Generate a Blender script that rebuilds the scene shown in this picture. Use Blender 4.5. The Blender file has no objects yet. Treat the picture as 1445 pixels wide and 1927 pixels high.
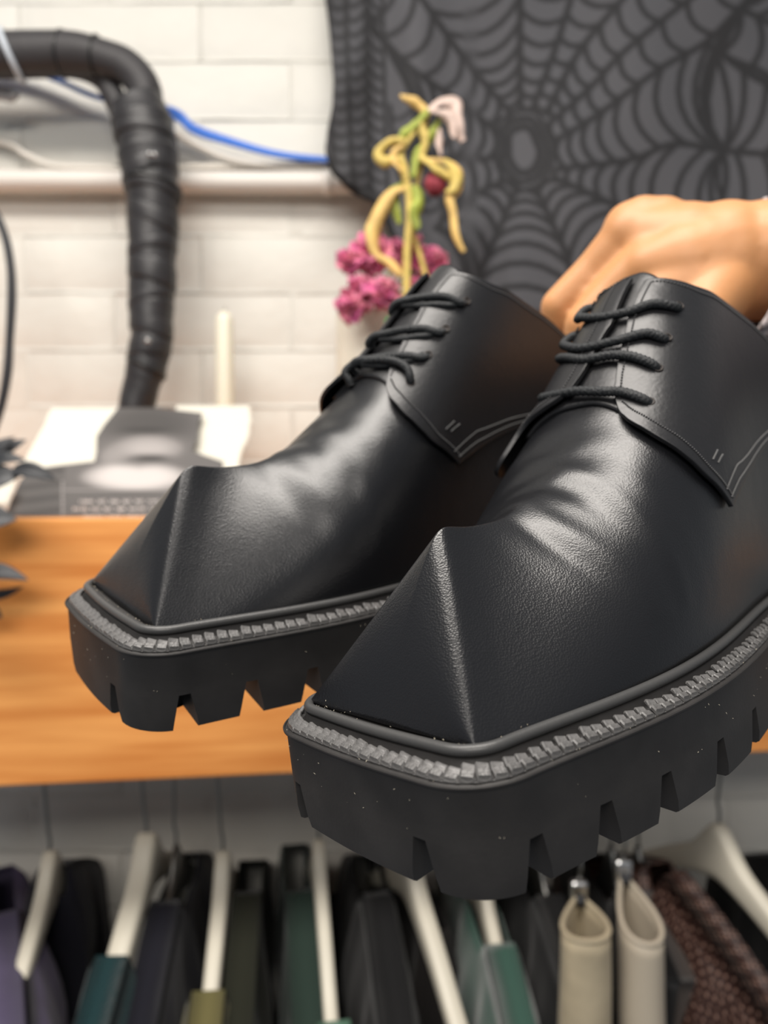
import bpy, math, random
import numpy as np
from mathutils import Matrix, Vector, noise
random.seed(7); np.random.seed(7)
SC=bpy.context.scene; COL=SC.collection
R=math.radians
# ---------------------------------------------------------------- camera, light, exposure
F_PX=1400.; CX,CY=722.5,963.5; PITCH=2.0; CAMZ=1.45
cam_d=bpy.data.cameras.new('camera'); cam=bpy.data.objects.new('camera',cam_d); COL.objects.link(cam)
cam_d.sensor_fit='HORIZONTAL'; cam_d.sensor_width=36.; cam_d.lens=F_PX/1445*36.
cam.location=(0,0,CAMZ); cam.rotation_euler=(R(90-PITCH),0,0)
cam_d.clip_start=.01; cam_d.clip_end=50
cam_d.dof.use_dof=True; cam_d.dof.focus_distance=.205; cam_d.dof.aperture_fstop=cam_d.lens/2.9   # iris 2.9 mm wide
SC.camera=cam
w=bpy.data.worlds.new('shop_surroundings'); SC.world=w; w.use_nodes=True
w.node_tree.nodes['Background'].inputs[0].default_value=(.88,.93,1.0,1)
w.node_tree.nodes['Background'].inputs[1].default_value=.19
def area(name,loc,rot,sx,sy,power,color=(1,.94,.87)):
    d=bpy.data.lights.new(name,'AREA'); d.shape='RECTANGLE'; d.size=sx; d.size_y=sy; d.energy=power; d.color=color
    o=bpy.data.objects.new(name,d); COL.objects.link(o); o.location=loc; o.rotation_euler=[R(a) for a in rot]; return o
area('ceiling_strip_light',(-.30,.12,2.5),(0,4,0),1.25,.42,25)
area('ceiling_strip_light_behind',(-.25,-1.1,2.3),(35,0,0),1.2,.35,17)
SC.view_settings.view_transform='Standard'; SC.view_settings.look='None'
SC.view_settings.gamma=1; SC.view_settings.exposure=0.16
try: SC.view_settings.use_curve_mapping=False
except Exception: pass
# ---------------------------------------------------------------- helpers
_p=R(PITCH)
CAMM=Matrix.Translation((0,0,CAMZ))@Matrix.Rotation(R(90-PITCH),4,'X')
CAMN=np.array(CAMM)
def P(px,py,d):
    """the point d metres in front of the camera that the photograph shows at pixel px,py"""
    c=np.array([(px-CX)/F_PX*d,-(py-CY)/F_PX*d,-d,1.])
    return (CAMN@c)[:3]
def PL(pts,d=None):
    return np.array([P(*(p if d is None else (p[0],p[1],d))) for p in pts])
MW={}
def tag(o,label=None,cat=None,group=None,kind=None):
    if label:o['label']=label
    if cat:o['category']=cat
    if group:o['group']=group
    if kind:o['kind']=kind
    return o
def root(name,loc=(0,0,0),M=None,**k):
    o=bpy.data.objects.new(name,None); COL.objects.link(o); o.empty_display_size=.02
    M=M if M is not None else Matrix.Translation(Vector([float(c) for c in loc]))
    o.matrix_world=M; MW[o.name]=M
    return tag(o,**k)
def mesh(name,V,Fc,m,parent=None,smooth=True,local=False,**k):
    V=np.asarray(V,float)
    if parent is not None:
        M=MW[parent.name]
        if not local:
            Mi=np.array(M.inverted()); V=V@Mi[:3,:3].T+Mi[:3,3]
    else:
        loc=np.array([V[:,0].mean(),V[:,1].mean(),V[:,2].min()])
        V=V-loc; M=Matrix.Translation(Vector(loc))
    me=bpy.data.meshes.new(name); me.from_pydata(V.tolist(),[],[tuple(int(i) for i in f) for f in Fc])
    if smooth: me.polygons.foreach_set('use_smooth',[True]*len(me.polygons))
    if m is not None: me.materials.append(m)
    me.update()
    o=bpy.data.objects.new(name,me); COL.objects.link(o)
    if parent is not None: o.parent=parent
    else: o.matrix_world=M
    MW[o.name]=M
    return tag(o,**k)
def mod(o,t,**k):
    md=o.modifiers.new(t.lower(),t)
    for a,b in k.items(): setattr(md,a,b)
    return o
def gridf(n,m,cu=False,cv=False,off=0):
    f=[]
    for i in range(n if cu else n-1):
        for j in range(m if cv else m-1):
            i2=(i+1)%n;j2=(j+1)%m
            f.append((off+i*m+j,off+i*m+j2,off+i2*m+j2,off+i2*m+j))
    return f
def catmull(pts,n):
    pts=np.asarray(pts,float)
    if len(pts)<3: 
        t=np.linspace(0,1,n)[:,None]; return pts[0]*(1-t)+pts[-1]*t
    Q=np.r_[[2*pts[0]-pts[1]],pts,[2*pts[-1]-pts[-2]]]
    out=[]
    for x in np.linspace(0,len(pts)-1-1e-9,n):
        i=int(x);t=x-i;a,b,c,d=Q[i:i+4]
        out.append(.5*((2*b)+(c-a)*t+(2*a-5*b+4*c-d)*t*t+(3*b-a-3*c+d)*t**3))
    return np.array(out)
def tube(pts,r,k=12,n=None,closed=False,flat=1.,up=(0,0,1),rib=None):
    """tube along pts, r scalar or per-point radii; returns verts, faces"""
    pts=np.asarray(pts,float)
    if n: 
        rr=np.asarray(r,float); pts2=catmull(pts,n)
        if rr.ndim: r=np.interp(np.linspace(0,1,n),np.linspace(0,1,len(rr)),rr)
        pts=pts2
    N=len(pts); r=np.broadcast_to(np.asarray(r,float),(N,))
    T=(np.roll(pts,-1,0)-np.roll(pts,1,0)) if closed else np.gradient(pts,axis=0)
    T/=np.linalg.norm(T,axis=1)[:,None]+1e-12
    u=np.asarray(up,float); u=u-T[0]*(u@T[0])
    if np.linalg.norm(u)<1e-3: u=np.array([1.,0,0]);u=u-T[0]*(u@T[0])
    u/=np.linalg.norm(u); V=[]
    for i in range(N):
        u=u-T[i]*(u@T[i]); u/=np.linalg.norm(u)+1e-12; s=np.cross(T[i],u)
        a=np.arange(k)*2*math.pi/k
        ri=r[i]*(np.ones(k) if rib is None else rib(i/N,a))
        V.append(pts[i]+(np.cos(a)*ri)[:,None]*u*flat+(np.sin(a)*ri)[:,None]*s)
    V=np.concatenate(V); Fc=gridf(N,k,cu=closed,cv=True)
    if not closed: Fc+=[tuple(range(k))[::-1],tuple((N-1)*k+j for j in range(k))]
    return V,Fc
def merge(parts):
    V=[];Fc=[];o=0
    for v,f in parts:
        V.append(v);Fc+=[tuple(i+o for i in g) for g in f];o+=len(v)
    return np.concatenate(V),Fc
def box(x0,x1,y0,y1,z0,z1):
    V=[(x,y,z) for x in(x0,x1) for y in(y0,y1) for z in(z0,z1)]
    return np.array(V,float),[(0,1,3,2),(4,6,7,5),(0,4,5,1),(2,3,7,6),(0,2,6,4),(1,5,7,3)]
def lathe(prof,c,k=40):
    prof=np.asarray(prof,float);a=np.arange(k)*2*math.pi/k
    V=np.concatenate([np.c_[c[0]+r*np.cos(a),c[1]+r*np.sin(a),np.full(k,c[2]+z)] for r,z in prof])
    return V,gridf(len(prof),k,cv=True)+[tuple(range(k))[::-1],tuple((len(prof)-1)*k+j for j in range(k))]
# ---------------------------------------------------------------- materials
MC={}
def mat(name,color,rough=.5,metal=0.,bump=0.,bscale=200.,bdist=.0005,var=0.,vscale=30.,stretch=(1,1,1),spec=.5,sss=0.,sheen=0.,trans=0.,coat=0.,attr=None,bump2=0.,b2scale=20.,b2dist=.002,color2=None,kind='noise'):
    m=bpy.data.materials.new(name); m.use_nodes=True; nt=m.node_tree; N=nt.nodes; L=nt.links
    b=N['Principled BSDF']
    b.inputs['Base Color'].default_value=(*color,1); b.inputs['Roughness'].default_value=rough
    b.inputs['Metallic'].default_value=metal; b.inputs['Specular IOR Level'].default_value=spec
    b.inputs['Subsurface Weight'].default_value=sss; b.inputs['Subsurface Radius'].default_value=(.01,.004,.002)
    b.inputs['Sheen Weight'].default_value=sheen; b.inputs['Transmission Weight'].default_value=trans
    b.inputs['Coat Weight'].default_value=coat
    tc=N.new('ShaderNodeTexCoord'); mp=N.new('ShaderNodeMapping'); mp.inputs['Scale'].default_value=stretch
    L.new(tc.outputs['Object'],mp.inputs[0])
    if attr:
        a=N.new('ShaderNodeVertexColor'); a.layer_name=attr; L.new(a.outputs[0],b.inputs['Base Color'])
    if var:
        n=N.new('ShaderNodeTexNoise'); n.inputs['Scale'].default_value=vscale; n.inputs['Detail'].default_value=5
        L.new(mp.outputs[0],n.inputs[0])
        rp=N.new('ShaderNodeValToRGB'); rp.color_ramp.elements[0].position=.3; rp.color_ramp.elements[1].position=.7
        c2=color2 or tuple(c*(1+var) for c in color)
        c1=color if color2 else tuple(c*(1-var) for c in color)
        rp.color_ramp.elements[0].color=(*c1,1); rp.color_ramp.elements[1].color=(*c2,1)
        L.new(n.outputs[0],rp.inputs[0])
        if attr:
            mx=N.new('ShaderNodeMix'); mx.data_type='RGBA'; mx.blend_type='MULTIPLY'; mx.inputs[0].default_value=1
            L.new(a.outputs[0],mx.inputs[6]); L.new(rp.outputs[0],mx.inputs[7]); L.new(mx.outputs[2],b.inputs['Base Color'])
        else: L.new(rp.outputs[0],b.inputs['Base Color'])
    prev=None
    for st,scl,dist in ((bump2,b2scale,b2dist),(bump,bscale,bdist)):
        if not st: continue
        if kind=='voronoi' and st==bump:
            n=N.new('ShaderNodeTexVoronoi'); n.inputs['Scale'].default_value=scl; out=n.outputs['Distance']
        else:
            n=N.new('ShaderNodeTexNoise'); n.inputs['Scale'].default_value=scl; n.inputs['Detail'].default_value=3; out=n.outputs[0]
        L.new(mp.outputs[0],n.inputs[0])
        bp=N.new('ShaderNodeBump'); bp.inputs['Strength'].default_value=st; bp.inputs['Distance'].default_value=dist
        L.new(out,bp.inputs['Height'])
        if prev: L.new(prev.outputs[0],bp.inputs['Normal'])
        prev=bp
    if prev: L.new(prev.outputs[0],b.inputs['Normal'])
    MC[name]=m; return m
def srgb(r,g,b): 
    f=lambda c:((c/255+.055)/1.055)**2.4 if c>10 else c/255/12.92
    return (f(r),f(g),f(b))
PAINT=mat('cream wall paint',(.68,.665,.61),.6,bump=.5,bscale=120,bdist=.0012,bump2=.6,b2scale=18,b2dist=.004,var=.03,vscale=14)
MORTAR=mat('painted mortar',(.66,.645,.59),.75,bump=.6,bscale=90,bdist=.002,var=.08,vscale=20)
PIPEW=mat('white pipe paint',(.70,.66,.61),.45,bump=.2,bscale=60,bdist=.001)
CONDW=mat('off white plastic',(.66,.62,.56),.5)
WOOD=mat('oiled wood',srgb(206,124,56),.42,bump=.25,bscale=60,bdist=.0006,stretch=(1,1,14),var=.3,vscale=5,color2=srgb(242,168,94),spec=.4)
LEATHER=mat('black leather',(.007,.0073,.0088),.30,bump=.27,bscale=1700,bdist=.0002,bump2=.25,b2scale=60,b2dist=.0008,kind='voronoi',spec=.6)
FLAPL=mat('smooth black leather',(.0125,.0125,.014),.38,bump=.3,bscale=700,bdist=.0003,bump2=.25,b2scale=55,b2dist=.0008,spec=.55)
LINING=mat('dark lining leather',(.02,.014,.011),.6)
RUBBER=mat('black rubber',(.026,.0245,.024),.55,bump=.25,bscale=900,bdist=.0002,bump2=.1,b2scale=60,b2dist=.0006,spec=.35,var=.25,vscale=60)
WELTM=mat('scuffed welt rubber',(.095,.093,.092),.42,bump=.8,bscale=420,bdist=.0007,spec=.5,var=.4,vscale=250)
BEADM=mat('welt piping rubber',(.05,.05,.05),.42,bump=.3,bscale=700,bdist=.0002,spec=.5)
LACE=mat('waxed black cord',(.017,.019,.021),.62,bump=.9,bscale=900,bdist=.0006,spec=.4)
THREAD=mat('dark grey thread',(.05,.05,.052),.6)
THREADL=mat('pale grey thread',(.12,.12,.12),.6)
SKIN=mat('skin',(.56,.265,.11),.5,bump=.15,bscale=500,bdist=.0003,bump2=.2,b2scale=60,b2dist=.0008,sss=.12,var=.1,vscale=22)
KNIT=mat('grey mauve knit',(.46,.40,.40),.9,bump=.8,bscale=500,bdist=.0008,sheen=.3)
DUCT=mat('black foam duct',(.034,.032,.034),.55,bump=.3,bscale=60,bdist=.002,spec=.4)
TAPE=mat('black wrapping tape',(.028,.027,.029),.42,bump=.4,bscale=50,bdist=.002,spec=.5)
TIEW=mat('pale blue tie',(.55,.6,.66),.4)
TIEB=mat('black nylon tie',(.02,.02,.02),.3)
STEEL=mat('bright steel',(.6,.6,.6),.25,metal=1)
DSTEEL=mat('grey steel wire',(.22,.22,.21),.35,metal=.9)
BLUE=mat('blue cable sheath',(.03,.16,.62),.35)
BLACKC=mat('black cable sheath',(.02,.021,.025),.45)
WAX=mat('ivory wax',(.80,.76,.62),.4,sss=.2)
WICK=mat('wick',(.3,.28,.24),.9)
CERAM=mat('cream glazed ceramic',(.78,.72,.60),.35)
GREENG=mat('green glass',(.02,.30,.09),.15,spec=.6)
PAPERM=mat('cream paper',(.74,.71,.62),.8)
PRINT=mat('printed photograph',(1,1,1),.55,attr='print')
INKW=mat('pale printed lettering',(.85,.80,.78),.7)
CLOTH=mat('spider web burnout cloth',(1,1,1),.85,attr='web',bump=.3,bscale=600,bdist=.0005,sheen=.15)
HANG=mat('ivory painted hanger',(.70,.66,.55),.38,var=.05,vscale=10)
LEAFB=mat('black artificial leaf',(.03,.032,.036),.42,spec=.45)
STALK=mat('withered yellow stalk',srgb(205,180,96),.6,var=.25,vscale=60)
LEAFG=mat('withered green leaf',srgb(150,160,62),.55,var=.3,vscale=60)
LEAFY=mat('withered tan leaf',srgb(222,185,110),.6,var=.25,vscale=60)
PETW=mat('papery pink white petal',srgb(214,190,178),.6,var=.2,vscale=80)
PINK=mat('dried pink petal',srgb(196,72,142),.7,var=.5,vscale=70,color2=srgb(232,140,150),sheen=.3)
BUD=mat('dried rose bud',srgb(158,62,74),.75,var=.3,vscale=80)
# ---------------------------------------------------------------- shoe form (pure numbers, cm; +x toe, +y wearer's left, +z up)
W0,W1L,W1M=4.38,5.24,5.09
INS,BZ,HS=.81,.53,2.75
TX,TY,TZ=-3.66,.45,5.4
OX=[0,-4,-9,-13,-17,-22,-27.]
def half_w(x,lat):
    w1=W1L if lat else W1M
    ys=np.array([W0,W0*.4+w1*.6,w1,w1*.93,w1*.76,w1*.68,w1*.6])
    c=np.polyfit(OX,ys,5)
    return np.polyval(c,x)
HEEL=-29.5
def outline(lat_pos,n=720,inset=0.):
    """closed outline, anticlockwise from the heel, resampled evenly; lat_pos: +y side is the outer side"""
    r=1.85
    xs=np.linspace(-r,-25.5,80)
    yl=half_w(xs,lat_pos); yr=half_w(xs,not lat_pos)
    a=np.linspace(0,np.pi/2,24)
    def corner(y0): return np.c_[-r+r*np.sin(a),y0-r+r*np.cos(a)]
    cl=corner(yl[0]);cr=corner(yr[0])*[1,-1]
    hb=np.linspace(0,np.pi,60)[1:-1]
    wl,wr=yl[-1],yr[-1]
    hy=np.where(np.cos(hb)>0,wl,wr)*np.cos(hb)
    heel=np.c_[-25.5-4.*np.sin(hb),hy]       # from +y to -y
    fr=np.c_[.12*np.cos(np.linspace(-np.pi/2,np.pi/2,30))[1:-1],np.linspace(cr[-1,1],cl[-1,1],30)[1:-1]]
    # order: heel centre -> -y side -> toe -> +y side -> heel centre
    side_r=np.c_[xs,-yr][::-1]
    P=np.r_[heel[len(heel)//2:],side_r,cr[1:],fr,cl[::-1],np.c_[xs,yl][1:],heel[:len(heel)//2]]
    P=resamp(P,n)
    k=np.array([1,4,6,4,1.]);k/=k.sum()
    for _ in range(3):
        P=sum(np.roll(P,i-2,axis=0)*k[i] for i in range(5))
    if inset:
        t=np.roll(P,-1,axis=0)-np.roll(P,1,axis=0);t/=np.linalg.norm(t,axis=1)[:,None]
        P=P+np.c_[-t[:,1],t[:,0]]*inset
    return P
def resamp(P,n,closed=True):
    Q=np.r_[P,P[:1]] if closed else P
    d=np.r_[0,np.cumsum(np.linalg.norm(np.diff(Q,axis=0),axis=1))]
    t=np.linspace(0,d[-1],n+1)[:-1] if closed else np.linspace(0,d[-1],n)
    return np.c_[tuple(np.interp(t,d,Q[:,k]) for k in range(Q.shape[1]))]
def sm(a,b,x):
    t=np.clip((np.asarray(x,float)-a)/(b-a),0,1);return t*t*(3-2*t)
def interp_s(x,X,Y):
    """smooth monotone-ish interpolation (cubic hermite) with X ascending"""
    X=np.asarray(X,float);Y=np.asarray(Y,float);x=np.asarray(x,float)
    m=np.gradient(Y,X);i=np.clip(np.searchsorted(X,x)-1,0,len(X)-2)
    h=X[i+1]-X[i];t=np.clip((x-X[i])/h,0,1)
    return (2*t**3-3*t**2+1)*Y[i]+(t**3-2*t**2+t)*h*m[i]+(-2*t**3+3*t**2)*Y[i+1]+(t**3-t**2)*h*m[i+1]
ZX=[-30,-27,-24,-20.6,-18,-15.7,-14,-12.3,-10.5,-8.5,-6.5,-5,-3.66]
ZC=[12.5,13.6,14.3,14.7,14.2,12.6,10.75,8.75,7.1,5.85,5.25,5.2,5.4]
def section(u):
    """u = 0 at the toe ridge .. 1 at the heel -> base x, top x, exponents"""
    xb=-1.2+(HEEL+1.0+1.2)*u
    xt=TX+(HEEL+1.0-TX)*u
    return xb,xt
def S(u,v,lat,off=0.):
    """upper surface; v=-1 base on -y side, 0 top, +1 base on +y side"""
    u=np.asarray(u,float);v=np.asarray(v,float)
    xb,xt=section(u)
    th=(1-np.abs(v))*np.pi/2
    pos=v>=0
    ins=INS+.12
    wl=half_w(np.minimum(xb,-1.2),lat)-ins; wr=half_w(np.minimum(xb,-1.2),not lat)-ins
    hb=np.clip((-25.5-xb)/3.0,0,1)
    hf=np.sqrt(np.clip(1-hb**2,0,1)); 
    yb=np.where(pos,wl,wr)*np.maximum(hf,.02)
    yb=yb-.12*(1-sm(0,.12,u))
    zc=interp_s(xt,ZX,ZC)
    e=sm(0,.30,u)
    ne=np.where(pos==bool(lat),1.12,.64 if lat else .80)      # the inner side of the foot is the fuller one
    n=2*(1-e)+ne*e
    me_=np.where(pos==bool(lat),.92,.82 if lat else .92)*(1-0*v);m=2*(1-e)+me_*e
    c=np.cos(th);s=np.sin(th)
    c=np.clip(c,0,1);s=np.clip(s,0,1)
    # the very top of a section is rounded
    y=yb*c**n
    z=.55+(zc-.55)*s**m
    wx=s**m
    x=xb+(xt-xb)*wx
    yc=TY*(1-sm(0,.35,u))*s**m
    y=np.where(pos,y,-y)+yc
    P=np.stack([x+0*y,y,z],-1)
    if np.any(off):
        e=1e-3
        du=S(np.clip(u+e,0,1),v,lat)-S(np.clip(u-e,0,1),v,lat)
        dv=S(u,np.clip(v+e,-1,1),lat)-S(u,np.clip(v-e,-1,1),lat)
        N=np.cross(du,dv);N/=np.linalg.norm(N,axis=-1)[...,None]+1e-12
        C=np.stack([x*0+P[...,0],P[...,1]*0,P[...,2]*0+3.],-1)
        sg=np.sign((N*(P-C)).sum(-1));sg=np.where(sg==0,1,sg)
        P=P+N*(sg*(off+0*sg))[...,None]
    return P
# ---------------------------------------------------------------- setting: painted brick wall
WY=1.0
def zpx(py,d=1.0): return P(722,py,d)[2]
V,Fc=box(-1.2,1.3,WY+.0016,WY+.12,.35,2.6)
wall=mesh('wall_back',V,Fc,MORTAR,smooth=False,kind='structure',label='white painted brick wall behind the shelf')
CO=.0755; z766=zpx(766); xj=(219-CX)/F_PX*1.0
def brick_mesh(seed,L=.2355,H=.0745,D=.02):
    rng=np.random.RandomState(seed)
    n,m=8,5
    xs=np.r_[-L/2,np.linspace(-L/2+.005,L/2-.005,n-2),L/2]; zs=np.r_[-H/2,np.linspace(-H/2+.005,H/2-.005,m-2),H/2]
    V=[];b=.004
    for i,x in enumerate(xs):
        for j,z in enumerate(zs):
            e=(i in(0,n-1))or(j in(0,m-1))
            V.append((x+rng.uniform(-1,1)*.0008,(0.0012 if e else 0)+rng.uniform(-1,1)*.0007,z+rng.uniform(-1,1)*.0008))
    k=len(V)
    # back rim
    rim=[i*m for i in range(n)]+[(n-1)*m+j for j in range(1,m)]+[i*m+m-1 for i in range(n-2,-1,-1)]+[j for j in range(m-2,0,-1)]
    for r in rim:
        x,y,z=V[r]; V.append((x*1.004,D,z*1.01))
    f=[(a,d,c,b_) for a,b_,c,d in gridf(n,m)]
    q=len(rim)
    f+=[(rim[i],k+i,k+(i+1)%q,rim[(i+1)%q])[::-1] for i in range(q)]
    me=bpy.data.meshes.new('brick'); me.from_pydata(V,[],f); me.materials.append(PAINT)
    me.polygons.foreach_set('use_smooth',[True]*len(f)); me.update(); return me
BM=[brick_mesh(s) for s in range(6)]
row0=round((1583-766)/ (CO*F_PX))
for r in range(-11,12):
    zc=z766-CO*(r+.5)
    for c in range(-4,4):
        x=xj+.118+c*.237+(.1185 if (r-row0)%2 else 0)
        if abs(x)>.86: continue
        o=bpy.data.objects.new('brick',random.choice(BM)); COL.objects.link(o); o.parent=wall
        wl=MW[wall.name].to_translation()
        o.location=Vector((x,WY+.0005+random.uniform(-.001,.001),zc))-wl
        o.rotation_euler=(random.uniform(-.004,.004),0,random.uniform(-.004,.004)+ (math.pi if 0 else 0))
# ---------------------------------------------------------------- shelf
ZT=P(0,975,.69)[2]; ZB=P(0,1484,.69)[2]
ang=math.atan2(.09,.758)
sx,sy=-.356,.685
def fb(t,d,z):   # along board t, behind face d
    return (sx+math.cos(ang)*t-math.sin(ang)*d, sy+math.sin(ang)*t+math.cos(ang)*d, z)
sh=root('wooden_shelf',fb(.38,.1,ZB),label='orange-brown wooden shelf with a deep front board on the painted brick wall',cat='shelf')
def fbox(t0,t1,d0,d1,z0,z1):
    V=[fb(t,d,z) for t in(t0,t1) for d in(d0,d1) for z in(z0,z1)]
    return np.array(V),[(0,1,3,2),(4,6,7,5),(0,4,5,1),(2,3,7,6),(0,2,6,4),(1,5,7,3)]
o=mesh('front_board',*fbox(-.55,1.25,0,.022,ZB,ZT),WOOD,sh,smooth=False); mod(o,'BEVEL',width=.002,segments=2)
T0,T1=fb(-.55,.022,0),fb(1.25,.022,0)
V=[(T0[0],T0[1],ZT-.022),(T1[0],T1[1],ZT-.022),(T1[0],WY-.012,ZT-.022),(T0[0],WY-.012,ZT-.022)]
V+=[(x,y,ZT-.001) for x,y,z in V]
o=mesh('top_board',V,[(0,3,2,1),(4,5,6,7),(0,1,5,4),(1,2,6,5),(2,3,7,6),(3,0,4,7)],WOOD,sh,smooth=False)
RZ=ZB+.012; RY=.865
# rail under the shelf
rl=root('clothes_rail',(0,RY,RZ),label='dark metal clothes rail hidden under the wooden shelf',cat='rail')
V,Fc=tube([(-.85,RY,RZ),(.95,RY,RZ)],.009,16,n=3); mesh('rail_tube',V,Fc,DSTEEL,rl)
for x in(-.6,.75):
    V,Fc=tube([(x,RY,RZ),(x,RY,ZT-.022)],.006,10,n=3); mesh('rail_bracket',V,Fc,DSTEEL,rl)
# ---------------------------------------------------------------- pipes, cables, duct
WD=.955
V,Fc=tube(PL([(-500,341),(0,341),(722,345),(1900,350)],.962),.0135,20,n=30)
pp=mesh('wall_pipe',V,Fc,PIPEW,label='thick cream painted pipe running level along the brick wall',cat='pipe')
c=P(617,344,.962); V,Fc=tube([c+[-.006,0,0],c+[.006,0,0]],.0155,20,n=3); mesh('pipe_clip',V,Fc,PIPEW,pp)
cp=PL([(335,317),(480,313),(640,311),(900,312),(1800,312)],.968)
cp=catmull(cp,500); s=np.arange(500)
V,Fc=tube(cp,.0052+.0011*np.sin(s*math.pi*.72),10); mesh('corrugated_conduit',V,Fc,CONDW,label='thin ribbed cream conduit lying just above the level pipe',cat='conduit')
V,Fc=tube(PL([(-200,235,.97),(0,268,.97),(50,292,.965),(100,312,.965),(180,316,.966),(300,318,.968)]),.0042,10,n=40)
mesh('cream_cable',V,Fc,CONDW,label='cream cable sloping down to the pipe left of the black duct',cat='cable')
V,Fc=tube(PL([(300,225,.955),(350,262,.955),(420,296,.96),(480,308,.962),(560,310,.962),(640,302,.962)]),.0042,10,n=40)
mesh('white_cable',V,Fc,CONDW,label='off-white cable running under the blue cables, right of the duct',cat='cable')
for i,(dy,dd,lab) in enumerate(((0,0,'topmost of the three blue cables crossing behind the black duct'),(9,.006,'middle of the three blue cables crossing behind the black duct'),(20,-.004,'lowest blue cable, looping under the other two right of the duct'))):
    pts=[(-300,60),(0,118),(100,148),(190,185),(320,205+dy*.6),(365,238+dy*.5),(430,262+dy*.35),(520,288+dy*.2),(620,300+dy*.1),(760,308)]
    V,Fc=tube(PL(pts,.955+dd),.0034,10,n=80)
    mesh('blue_cable',V,Fc,BLUE,label=lab,cat='cable',group='blue cables on the wall')
dr=root('insulated_duct',P(262,770,.9),label='thick black taped hose bending down the white wall from the left edge',cat='duct')
def duct_rib(seed,amp=.05):
    rng=np.random.RandomState(seed);ph=rng.uniform(0,6,6)
    return lambda t,a:1+amp*.5*np.sin(2*a+9*t+ph[0])+amp*.4*np.sin(3*a-14*t+ph[1])
k=.9/1400
V,Fc=tube(PL([(-260,110),(-60,105),(60,103),(140,102),(190,110),(240,128),(272,170),(272,235)],.9),np.array([40,40,40,38,34,32,32,30])*k,24,n=110,rib=duct_rib(1,.02))
mesh('upper_hose',V,Fc,DUCT,dr)
V,Fc=tube(PL([(60,116),(150,125),(195,150),(218,190),(240,240)],.915),np.array([24,24,22,22,22])*k,20,n=60); mesh('inner_hose',V,Fc,DUCT,dr)
pts=[(255,185),(268,230),(278,290),(286,350),(288,420),(287,500),(285,570),(284,640),(276,690),(264,735),(255,775),(252,830)]
rr=np.array([44,56,54,49,46,43,41,38,36,34,33,32])*k
n=220; t=np.linspace(0,1,n); C=catmull(PL(pts,.895),n); r=np.interp(t,np.linspace(0,1,len(rr)),rr)
ph=(t*11)%1.; r=r*(1+.05*(1-ph)**2-.02)
r=np.where(t>.78,np.interp(t,np.linspace(0,1,len(rr)),rr)*.97,r); r[:6]*=np.linspace(.55,1,6)
V,Fc=tube(C,r,28,rib=lambda tt,a:1+.02*np.sin(a*2+tt*40)+.015*np.sin(3*a-tt*25))
mesh('taped_trunk',V,Fc,TAPE,dr)
# spiral tape windings: bands sitting proud of the trunk
def band(i0,w,tilt,pr=1.05):
    c=C[i0]; T=C[min(i0+4,n-1)]-C[max(i0-4,0)]; T/=np.linalg.norm(T)
    s=np.cross(T,[0,1,0]);s/=np.linalg.norm(s);u=np.cross(s,T)
    V=[];K=32
    for kk,(dw,rad) in enumerate(((-1,.99),(-.8,1.0),(.8,1.0),(1,.97))):
        for a in np.arange(K)*2*math.pi/K:
            V.append(c+T*(dw*w/2+math.cos(a)*tilt)+(s*math.cos(a)+u*math.sin(a))*r[i0]*pr*rad)
    return np.array(V),gridf(4,K,cv=True)
for i0,w,tl in ((30,.012,.004),(52,.02,-.008),(62,.016,.006),(78,.022,.009),(92,.014,-.006),(104,.024,.007),(118,.012,-.008),(132,.02,.006),(146,.018,-.004),(158,.016,.007)):
    o=mesh('tape_band',*band(i0,w,tl,1.045),TAPE,dr); mod(o,'SOLIDIFY',thickness=.0012,offset=1)
for i0,w in((60,.0045),(160,.0045),(204,.0045)):
    o=mesh('cable_tie',*band(i0,w,.006,1.08),TIEB,dr); mod(o,'SOLIDIFY',thickness=.0014,offset=1)
for px,py in((281,290),(291,291),(278,641)):  # small steel discs added to stand for the light glints on the ties
    V,Fc=lathe([(.0,-.002),(.0028,-.002),(.0028,.002),(0,.002)],P(px,py,.855),10); mesh('tie_glint',V,Fc,STEEL,dr)
for px,py,dx in((213,311,-1),(250,637,-1),(232,748,-1)):
    a=P(px,py,.88);V,Fc=tube([a,a+[.022,.0,-.001]],[.0004,.003],6,n=4);mesh('tie_tail',V,Fc,TIEB,dr)
for px,rr_ in((118,39.5),(182,36.5)):
    c=P(px,102 if px<150 else 108,.9);a=np.linspace(0,2*math.pi,41)[:-1]
    V,Fc=tube(np.c_[c[0]+.003*np.cos(a),c[1]+rr_*k*np.sin(a),c[2]+rr_*k*np.cos(a)],.0016,8,closed=True);mesh('hose_seam',V,Fc,TIEB,dr)
c=P(22,104,.9);a=np.linspace(0,2*math.pi,49)[:-1]
V,Fc=tube(np.c_[c[0]-.011*np.cos(a)-.004*np.sin(a),c[1]+43*k*np.sin(a),c[2]+43*k*np.cos(a)],.0034,10,closed=True);mesh('pale_tie',V,Fc,TIEW,dr,label='pale blue-white tie around the hose')
V,Fc=tube(PL([(-60,150,.93),(0,168,.93),(20,172,.93),(30,178,.93),(18,186,.93),(0,182,.93),(-40,190,.93)]),.0045,8,n=30)
mesh('grey_cable_loop',V,Fc,mat('grey cable',(.33,.33,.34),.4),label='short grey cable loop under the hose at the left edge',cat='cable')
V,Fc=tube(PL([(-60,330),(-18,385),(8,440),(20,500),(22,560),(18,640),(14,700),(2,765),(-20,830),(-40,900)],.88),np.array([9,9,9,9,10,9,10,9,9,9])*.88/1400*.85,10,n=90)
mesh('black_cable',V,Fc,BLACKC,label='black cable hanging in a bow along the left edge of the wall',cat='cable')
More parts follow.
